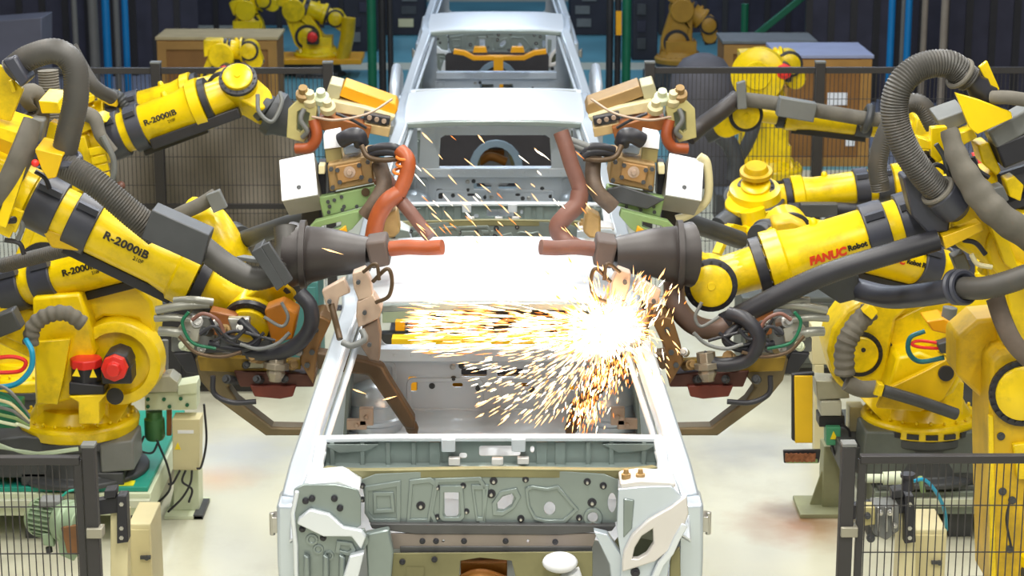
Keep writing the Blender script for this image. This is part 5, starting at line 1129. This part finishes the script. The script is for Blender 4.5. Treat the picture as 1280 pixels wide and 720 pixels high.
# yellow transfer beam in the gap behind the first cab, seen through its rear window
Y = 12.0; R = thing('transfer_beam', 'yellow transfer beam seen low through the rear window of the sparking cab', 'beam', (0, Y, 0))
xa = P(490, 428, Y); xb = P(752, 428, Y)
obj('beam', MB().box(((xa.x+xb.x)/2, Y, xa.z), (xb.x-xa.x, .10, .075)), mat('beam_yellow', (232, 190, 10), .4, 0, .1, 5), R, bev=.006)
for s in (-.5, .5): obj('leg', MB().box((s, Y, xa.z/2), (.09, .09, xa.z-.04)), AMB, R, bev=.005)
obj('drive_housing', MB().box((.12, Y+.25, 1.2), (.85, .3, .30)), mat('dark_drive_housing', (56, 44, 36), .55, .2, .3, 6), R, bev=.015)
obj('side_panel', MB().prism([P(*q, Y+.2) for q in ((478, 381), (522, 381), (527, 402), (478, 404))], V((0, .03, 0))), mat('grey_green_panel', (150, 166, 142), .5, .1, .1, 5), R, bev=.004)
obj('lamp_box', MB().prism([P(*q, Y+.1) for q in ((494, 402), (506, 402), (506, 414), (494, 414))], V((0, .06, 0))), AMB, R, bev=.004)
obj('panel_post', MB().box((P(500, 400, Y+.22).x, Y+.26, .62), (.06, .06, 1.24)), DGREY, R)

# inner window panel of the second cab
c_ = CABS[1]; yy = c_.location.y+1.2; m = MB()
m.plate(pz([(527, 153), (713, 153), (716, 214), (524, 214)], yy), [pz([(550, 172), (556, 168), (682, 168), (688, 172), (690, 208), (686, 212), (552, 212), (548, 208)], yy)], .012, (0, yy, 0), (1, 0, 0), (0, 0, 1), .004)
for x in (-.46, .46): m.box((x, yy-.015, 1.78), (.05, .02, .14))
p_ = obj('window_panel', m, BULK, c_)
for a, b, w, h in ((556, 158, 26, 9), (580, 158, 15, 10), (625, 157, 10, 6), (680, 157, 12, 6), (702, 159, 10, 9)):
    q0 = P(a-w/2, b, yy-.02); q1 = P(a+w/2, b+h/2, yy-.02); obj('pressing', MB().plate(rrect(q0.x, 2*q0.z-(q0.z+q1.z)/2-.5*(q0.z-q1.z), q1.x, q0.z+(q0.z-q1.z), .008), [], .012, (0, yy-.02, 0), (1, 0, 0), (0, 0, 1), .003), BODYW, p_)
# low dark cabinets behind the base robots
def low_cab(label, x0, x1, ytop, ybot, m, n):
    g0 = G(x0, ybot); g1 = G(x1, ybot); Yc = g0.y; zt = P(x0, ytop, Yc).z; w = g1.x-g0.x; c = (g0.x+g1.x)/2
    R = thing('floor_cabinet', label, 'cabinet', (c, Yc, 0), 'low cabinets behind the base robots')
    obj('body', MB().box((c, Yc+.25, zt/2+.03), (w, .5, zt-.06)), m, R, bev=.01)
    obj('plinth', MB().box((c, Yc+.27, .03), (w-.06, .44, .06)), BLKF, R)
    for k in range(n):
        x = c-w/2+w*(k+.5)/n; d = obj('door', MB().box((x, Yc-.008, zt/2+.03), (w/n-.03, .016, zt-.14)), m, R, bev=.004)
        obj('handle', MB().box((x+w/n*.3, Yc-.025, zt*.7), (.02, .02, .10)), GREY, d, bev=.003)
low_cab('low black cabinet on the floor behind the left base robot', 175, 342, 384, 492, mat('black_cabinet', (36, 36, 40), .5, 0, .2, 4), 3)
low_cab('low teal cabinet on the floor behind the left welding gun', 346, 400, 352, 470, mat('dull_teal_cabinet', (70, 128, 124), .5, 0, .15, 4), 1)
low_cab('low grey cabinet on the floor behind the right welding gun', 925, 1062, 372, 470, mat('dull_grey_cabinet', (84, 88, 84), .5, 0, .15, 4), 2)
# ================================================================ FOREGROUND AND STATIONS
F1, z1 = fence('black mesh fence at lower left, low in the foreground', (-60, 100), 574, 8.5, (112,), 'front mesh fences', .030, 7, .035, .0022, .055)
obj('frame_upright', MB().box((P(101, 640, 8.5).x, 8.5, z1/2), (.03, .03, z1)), BLKF, F1)
F2, z2 = fence('black mesh fence at lower right, low in the foreground', (1075, 1310), 574, 8.5, (1060,), 'front mesh fences', .030, 7, .035, .0022, .058)
obj('frame_upright', MB().box((P(1075, 640, 8.5).x, 8.5, z2/2), (.03, .03, z2)), BLKF, F2)
# cream cabinets behind the fences
def cabinet(label, x0, x1, ytop, Y, d):
    A = P(x0, ytop, Y); B = P(x1, ytop, Y); w = B.x-A.x; zt = A.z; c = (A.x+B.x)/2
    R = thing('cabinet', label, 'cabinet', (c, Y, 0), 'cream cabinets behind the front fences')
    obj('body', MB().box((c, Y+d/2, zt/2), (w, d, zt)), CREAM, R, bev=.006)
    obj('door', MB().box((c+w*.02, Y-.006, zt*.52), (w*.86, .012, zt*.9)), mat('cream_door', (206, 194, 146), .45, 0, .06, 4), R, bev=.003)
    h = obj('latch', MB().box((c+w*.25, Y-.02, zt*.80), (.05, .02, .015)).cyl((c+w*.32, Y-.02, zt*.8), (c+w*.32, Y-.035, zt*.8), .012, n=10), DGREY, R)
    return R
cabinet('cream cabinet at lower left beside the fence post', 160, 188, 655, 9.75, .32)
cabinet('cream cabinet behind the mesh at lower right', 1134, 1184, 662, 9.7, .3)
# motors on black angle brackets
R = thing('drive_motor', 'finned pale green motor on a black bracket behind the lower left mesh', 'motor', P(75, 700, 9.35))
ax = (P(98, 655, 9.3)-P(46, 645, 9.45)).normalized(); p0 = P(44, 644, 9.45)
m = MB().lathe(p0, ax, [(0, .05), (.012, .085), (.03, .095), (.05, .098)], 24); obj('fan_cowl', m, MOTG, R)
m = MB().lathe(p0, ax, [(.05, .085), (.19, .085)], 24); x_, y_, z_ = basis(ax)
for k in range(26):
    t = 2*math.pi*k/26; m.beam(p0+ax*.05+(x_*math.cos(t)+y_*math.sin(t))*.09, p0+ax*.185+(x_*math.cos(t)+y_*math.sin(t))*.09, .006, .018, up=x_*math.cos(t)+y_*math.sin(t))
obj('finned_casing', m, MOTG, R)
obj('gear_housing', MB().lathe(p0, ax, [(.19, .10), (.21, .105), (.24, .105), (.25, .09), (.32, .085)], 24).prism([P(*q, 9.25) for q in ((70, 650), (100, 655), (100, 690), (92, 702), (74, 694))], V((0, .12, 0))), MOTG, R, bev=.006)
obj('gear_plate', MB().prism([P(*q, 9.2) for q in ((76, 660), (98, 656), (98, 694), (84, 692))], V((0, .02, 0))), mat('rusty_plate', (122, 84, 50), .55, .2, .35, 8), R, bev=.003)
obj('terminal_box', MB().prism([P(*q, 9.28) for q in ((52, 668), (66, 666), (68, 684), (54, 682))], V((0, .07, 0))), MOTG, R, bev=.006)
obj('cable_gland', MB().cyl(P(61, 684, 9.3), P(62, 690, 9.3), .016, n=12), BLK, R)
obj('terminal_lid', MB().box(P(64, 626, 9.35), (.10, .09, .03)), GREY, R, bev=.006)
obj('cable', tubepx([(78, 620, 9.3), (86, 614, 9.3), (98, 612, 9.3)], .006), TEAL, R)
def bracket(label, f, Y):
    R = thing('angle_bracket', label, 'bracket', P(f(135), 690, Y), 'black angle brackets behind the front fences')
    obj('arm', MB().prism([P(f(a), b, Y) for a, b in ((78, 632), (155, 620), (158, 626), (158, 640), (78, 650))], V((0, .05, 0))), BLK, R, bev=.004)
    obj('upright', MB().prism([P(f(a), b, Y-.03) for a, b in ((146, 620), (158, 620), (160, 678), (146, 680))], V((0, .08, 0))), BLK, R, bev=.004)
    obj('clamp', MB().prism([P(f(a), b, Y-.02) for a, b in ((130, 614), (145, 612), (145, 622), (130, 624))], V((0, .08, 0))), BLK, R, bev=.004)
    for a, b in ((152, 630), (152, 660), (152, 672)): obj('bolt', MB().lathe(P(f(a), b, Y-.03), (0, -1, 0), [(0, .011), (.008, .011)], 6), STEEL, R)
    obj('post', MB().prism([P(f(a), b, Y+.03) for a, b in ((138, 640), (160, 640), (160, 730), (138, 730))], V((0, .08, 0))), CREAM, R, bev=.004)
    z0 = P(f(149), 730, Y+.03).z; xx = P(f(149), 730, Y+.03).x
    obj('foot', MB().box((xx, Y+.07, z0/2), (.075, .08, z0)).box((xx, Y+.07, .006), (.16, .16, .012)), CREAM, R)
    return R
bracket('black angle bracket on a cream post at lower left', lambda x: x, 9.45)
bracket('black angle bracket on a cream post behind the lower right mesh', lambda x: x*1.0+985, 9.45)
R = thing('valve_unit', 'grey steel valve unit hanging under the lower right black bracket', 'valve unit', P(1105, 690, 9.4))
obj('body', MB().prism([P(*q, 9.36) for q in ((1092, 632), (1124, 632), (1124, 664), (1108, 676), (1092, 668))], V((0, .12, 0))), GREY, R, bev=.008)
obj('side_block', MB().prism([P(*q, 9.34) for q in ((1078, 634), (1094, 634), (1094, 656), (1078, 658))], V((0, .08, 0))), mat('khaki_valve', (170, 160, 110), .5, .2, .2, 8), R, bev=.005)
for a, b, r in ((1084, 644, .016), (1100, 640, .012), (1112, 640, .014), (1118, 656, .012), (1088, 672, .02)): obj('fitting', MB().lathe(P(a, b, 9.34), (0, -1, 0), [(0, r), (.015, r), (.016, r*.6), (.03, r*.6)], 12), STEEL if r < .016 else DGREY, R)
for a in (1098, 1108, 1116): obj('rib', MB().beam(P(a, 634, 9.35), P(a, 664, 9.35), .008, .012), STEEL, R)
obj('top_valve', MB().cyl(P(1135, 612, 9.35), P(1135, 596, 9.35), .03, .024, 14).cyl(P(1135, 596, 9.35), P(1135, 592, 9.35), .036, n=14), BLK, R)
obj('air_line', tubepx([(1140, 602, 9.4), (1156, 600, 9.45), (1172, 618, 9.5), (1181, 640, 9.6), (1183, 662, 9.75)], .009), CYANC, R)
obj('filter', MB().cyl(P(1080, 598, 9.6), P(1104, 598, 9.6), .022, n=14).cyl(P(1104, 598, 9.6), P(1126, 597, 9.6), .032, n=14), MINT, R)
obj('relief_valve', MB().cyl(P(1150, 596, 9.5), P(1154, 615, 9.5), .012, n=10), GREEN, R)
# raised decks under the second-row robots
def deck(label, x0, x1, Y0, Y1, sideM, top):
    A = P(x0, 610, Y0).x; B = P(x1, 610, Y0).x; c = (A+B)/2; w = abs(B-A); R = thing('robot_deck', label, 'platform', (c, (Y0+Y1)/2, 0), 'raised decks under the second row robots')
    obj('frame', MB().box((c, (Y0+Y1)/2, .24), (w, Y1-Y0, .14)), sideM, R, bev=.006)
    obj('deck_plate', MB().box((c, (Y0+Y1)/2, .325), (w-.04, Y1-Y0-.04, .03)), top, R, bev=.004)
    obj('front_rail', MB().box((c, Y0-.02, .255), (w, .04, .05)), mat('pale_rail', (196, 200, 178), .4, .2, .1, 5), R, bev=.004)
    for s in (-.45, 0, .45):
        for yy in (Y0+.15, Y1-.15): obj('foot', MB().box((c+s*w, yy, .085), (.14, .14, .17)), DGREY, R, bev=.004)
    return R
D1 = deck('teal topped deck under the left base robot', -110, 188, 11.66, 13.2, MINT, TEAL)
xs = P(176, 600, 11.75); obj('yellow_stripe', MB().box((P(150, 600, 11.72).x, 11.74, .343), (.16, .08, .006)), mat('stripe_yellow', (236, 226, 40), .5), D1)
obj('white_stripe', MB().box((P(130, 600, 11.72).x, 11.74, .343), (.08, .08, .006)), WHITE, D1)
D2 = deck('deck under the right base robot, seen behind the mesh', 1094, 1320, 11.66, 13.2, mat('grey_green_frame', (120, 128, 116), .5, .1, .15, 5), mat('dark_deck', (84, 88, 86), .5, .1, .2, 4))
m = MB().prism([P(*q, 11.70) for q in ((-30, 552), (30, 545), (60, 548), (60, 598), (-30, 598))], V((0, .3, 0))); o = obj('base_block', m, DGREY, L4, bev=.012)
m = MB().prism([P(*q, 11.70) for q in ((124, 556), (166, 550), (168, 588), (126, 592))], V((0, .3, 0))); o = obj('base_block', m, GREY, L4, bev=.012)
m = MB()
for k in range(3): m.tube([P(-10, 552+k*3, 11.62), P(30, 566-k, 11.6), P(60, 565+k, 11.6), P(98, 560+k, 11.62)], .008, 6, 6)
obj('floor_cable', m, mat('pale_cable', (180, 196, 170), .5), L4)
m = MB().prism([P(*q, 11.70) for q in ((1082, 540), (1228, 540), (1232, 596), (1076, 596))], V((0, .3, 0))); o = obj('base_block', m, mat('green_grey_block', (92, 98, 94), .5, .1, .25, 6), R5, bev=.012)
obj('green_marker', MB().prism([P(*q, 11.66) for q in ((1221, 541), (1234, 539), (1234, 549), (1221, 549))], V((0, .03, 0))), mat('bright_green', (20, 180, 80), .5), R5)
# left tip dresser pedestal
Y = 12.2; g = G(225, 640)
R = thing('dresser_stand', 'cream dresser stand with green cylinder right of the left base robot', 'stand', g, 'tip dresser stands')
def st(name, pts, Yq, th, m, bev=.005): return obj(name, MB().prism([P(a, b, Yq) for a, b in pts], V((0, th, 0))), m, R, bev=bev)
x0 = P(210, 640, Y).x; x1 = P(258, 640, Y).x
obj('base_plate', MB().box(((x0+x1)/2, Y+.02, .012), (x1-x0, .34, .024)), MINT, R, bev=.004)
obj('side_foot', MB().box((P(252, 640, Y).x, Y, .015), (.06, .3, .03)), DGREY, R, bev=.004)
st('column', ((218, 580), (248, 580), (249, 638), (216, 638)), Y-.05, .18, MINT)
st('gusset', ((211, 638), (222, 590), (222, 638)), Y+.02, .02, MINT)
cb = st('control_box', ((215, 524), (250, 524), (249, 588), (216, 588)), Y-.18, .14, CREAM)
obj('label_strip', MB().prism([P(a, b, Y-.185) for a, b in ((222, 538), (242, 538), (242, 542), (222, 542))], V((0, .006, 0))), WHITE, cb)
obj('warning_sticker', MB().prism([P(a, b, Y-.185) for a, b in ((218, 562), (226, 562), (222, 553))], V((0, .006, 0))), mat('sticker_yellow', (250, 220, 20), .5), cb)
st('top_beam', ((181, 492), (246, 488), (246, 512), (181, 513)), Y-.12, .14, MINT)
st('end_block', ((222, 482), (246, 478), (246, 492), (222, 494)), Y-.14, .16, MINT)
for a, b in ((185, 499), (205, 499), (226, 498), (234, 506), (185, 508), (212, 508)): obj('bolt', MB().lathe(P(a, b, Y-.125), (0, -1, 0), [(0, .012), (.008, .012)], 8), DGREEN, R)
st('dresser_head', ((168, 474), (212, 470), (222, 478), (222, 490), (172, 492)), Y-.16, .16, mat('head_grey', (170, 168, 150), .4, .4, .15, 8))
for a in (176, 190, 204): obj('cutter', MB().cyl(P(a, 478, Y-.1), P(a, 466, Y-.1), .03, n=12), STEEL if a != 190 else AMB, R)
st('amber_stop', ((196, 455), (204, 455), (206, 476), (194, 476)), Y-.1, .06, AMB)
obj('valve_cylinder', MB().lathe(P(194, 549, Y-.05), (0, 0, 1), [(0, .05), (.02, .062), (.13, .062), (.14, .05), (.18, .05)], 18), mat('mid_green_casting', (70, 120, 70), .45, .1, .2, 6), R)
st('amber_stay', ((208, 512), (214, 512), (214, 545), (208, 545)), Y-.05, .04, RUST)
obj('riser_pipe', MB().cyl(P(206, 470, Y), P(206, 425, Y), .022, n=12), GREY, R)
for pts in (((180, 545), (175, 562), (190, 566), (198, 552)), ((196, 550), (210, 585), (212, 612), (190, 635)), ((232, 588), (228, 602), (240, 612), (236, 628)), ((240, 588), (238, 604), (228, 622), (210, 640)), ((255, 505), (258, 550), (252, 582), (246, 586)), ((225, 588), (216, 604), (210, 605))):
    obj('cable', tubepx([(a, b, Y-.2) for a, b in pts], .007, 8), BLK, R)
# right tip dresser
R = thing('dresser_stand', 'dresser stand with a yellow plate and green box left of the right base robot', 'stand', G(1035, 640), 'tip dresser stands')
x0 = P(996, 640, Y).x; x1 = P(1054, 640, Y).x
obj('base_plate', MB().box(((x0+x1)/2, Y+.02, .014), (x1-x0, .34, .028)), mat('olive_stand', (150, 152, 118), .5, .1, .2, 5), R, bev=.004)
OLS = MATS['olive_stand']
st('column', ((1030, 558), (1056, 558), (1058, 636), (1028, 636)), Y-.02, .16, OLS)
st('gusset', ((1012, 632), (1032, 575), (1032, 634)), Y+.02, .02, OLS)
yp = st('guard_plate', ((993, 470), (1016, 470), (1016, 554), (994, 554)), Y-.2, .03, mat('guard_yellow', (236, 192, 20), .45, 0, .08, 5))
obj('guard_edge', MB().prism([P(a, b, Y-.19) for a, b in ((990, 468), (1018, 466), (1018, 470), (994, 471), (994, 552), (990, 550))], V((0, .04, 0))), BLK, yp, bev=.003)
st('dresser_head', ((1020, 476), (1060, 478), (1062, 498), (1022, 500)), Y-.18, .18, mat('head_grey', (170, 168, 150), .4, .4, .15, 8))
st('name_box', ((1026, 502), (1052, 502), (1052, 520), (1026, 520)), Y-.2, .16, mat('pale_box', (186, 186, 170), .45, .1, .1, 6))
st('motor', ((1024, 520), (1056, 520), (1056, 534), (1024, 534)), Y-.16, .14, BLK)
gb = st('junction_box', ((1033, 534), (1051, 534), (1051, 557), (1033, 557)), Y-.2, .1, mat('mid_green_box', (70, 150, 110), .45, 0, .1, 6))
obj('warning_sticker', MB().prism([P(a, b, Y-.205) for a, b in ((1038, 549), (1047, 549), (1042, 539))], V((0, .006, 0))), mat('sticker_yellow', (250, 220, 20), .5), gb)
for a in (1028, 1040, 1052): obj('cutter', MB().cyl(P(a, 484, Y-.1), P(a, 472, Y-.1), .022, n=12), STEEL, R)
st('side_box', ((1062, 510), (1081, 510), (1081, 560), (1062, 560)), Y-.1, .14, CREAM)
st('side_post', ((1058, 560), (1068, 560), (1068, 636), (1058, 636)), Y-.02, .1, OLS)
tr = st('tray', ((979, 563), (1026, 562), (1024, 579), (980, 579)), Y-.24, .02, BLK)
obj('chip_pile', MB().grid(lambda u, v: (P(983+38*u, 566, Y-.3).x, Y-.25, P(983, 566+10*v, Y-.24).z+.004*math.sin(u*40+v*20)), 16, 6, .012, (0, -1, 0)), mat('copper_chips', (150, 96, 66), .5, .4, .5, 40), tr)
obj('tray_edge', MB().prism([P(a, b, Y-.26) for a, b in ((983, 575), (1022, 575), (1022, 579), (983, 579))], V((0, .02, 0))), GREEN, tr)
for pts in (((1052, 530), (1062, 540), (1060, 560), (1052, 570)), ((1040, 557), (1044, 568), (1052, 572)), ((990, 455), (970, 448), (955, 436), (940, 420))):
    obj('cable', tubepx([(a, b, Y-.2) for a, b in pts], .008, 8), BLK, R)
# cabinet behind the right gun and green valves at far left edge
c = obj('terminal_cabinet', MB().prism([P(*q, 13.2) for q in ((1015, 408), (1034, 408), (1034, 456), (1015, 456))], V((0, .15, 0))).prism([P(*q, 13.2) for q in ((1018, 456), (1030, 456), (1030, 580), (1018, 580))], V((0, .1, 0))), CREAM, bev=.006)
tag(c, 'slim cream terminal cabinet on a post behind the right gun arm', 'cabinet')
R = thing('hose_manifold', 'manifold with coiled green and grey leads at the left picture edge', 'manifold', P(8, 530, 11.2))
obj('block', MB().prism([P(*q, 11.2) for q in ((-20, 505), (22, 508), (20, 536), (-20, 536))], V((0, .2, 0))), DGREEN, R, bev=.01)
for k in range(6): obj('lead', tubepx([(-10, 480+k*9, 11.1), (8+k*2, 486+k*9, 11.05), (22, 500+k*6, 11.05), (36, 520+k*3, 11.1)], .010, 8), (GREY, DGREEN, CREAM, GREY, GREEN, MINT)[k], R)
obj('stand', MB().box((P(-20, 530, 11.3).x, 11.3, P(0, 536, 11.2).z/2), (.05, .05, P(0, 536, 11.2).z)), DGREY, R)
# ================================================================ LIGHT
W = bpy.data.worlds.new('world'); SC.world = W; W.use_nodes = True
bg = W.node_tree.nodes['Background']; bg.inputs['Color'].default_value = (.66, .72, .85, 1); bg.inputs['Strength'].default_value = .16
def area(name, loc, rot, sx, sy, power, col):
    l = bpy.data.lights.new(name, 'AREA'); l.shape = 'RECTANGLE'; l.size = sx; l.size_y = sy; l.energy = power; l.color = col
    o = bpy.data.objects.new(name, l); COL.objects.link(o); o.location = loc; o.rotation_euler = [math.radians(a) for a in rot]; return o
for y, e, c in ((1.5, 260, (1, .97, .9)), (5.0, 300, (1, .97, .9)), (9.0, 300, (1, .97, .9)), (13.0, 260, (1, .98, .93)), (17.5, 230, (.9, .95, 1)), (23, 200, (.74, .86, 1)), (30, 200, (.6, .76, 1)), (37, 160, (.55, .7, 1))):  # the nearest row is added fill for the front-facing surfaces
    for x in (-4.2, 0, 4.2):
        area('hall_and_fill_lamp', (x, y, 7.2), (0, 0, 0), .5, 2.4, e*(1.25 if x == 0 and y < 18 else .8), c)
SC.view_settings.view_transform = 'Standard'; SC.view_settings.look = 'None'; SC.view_settings.gamma = 1; SC.view_settings.use_curve_mapping = False
SC.view_settings.exposure = -0.5
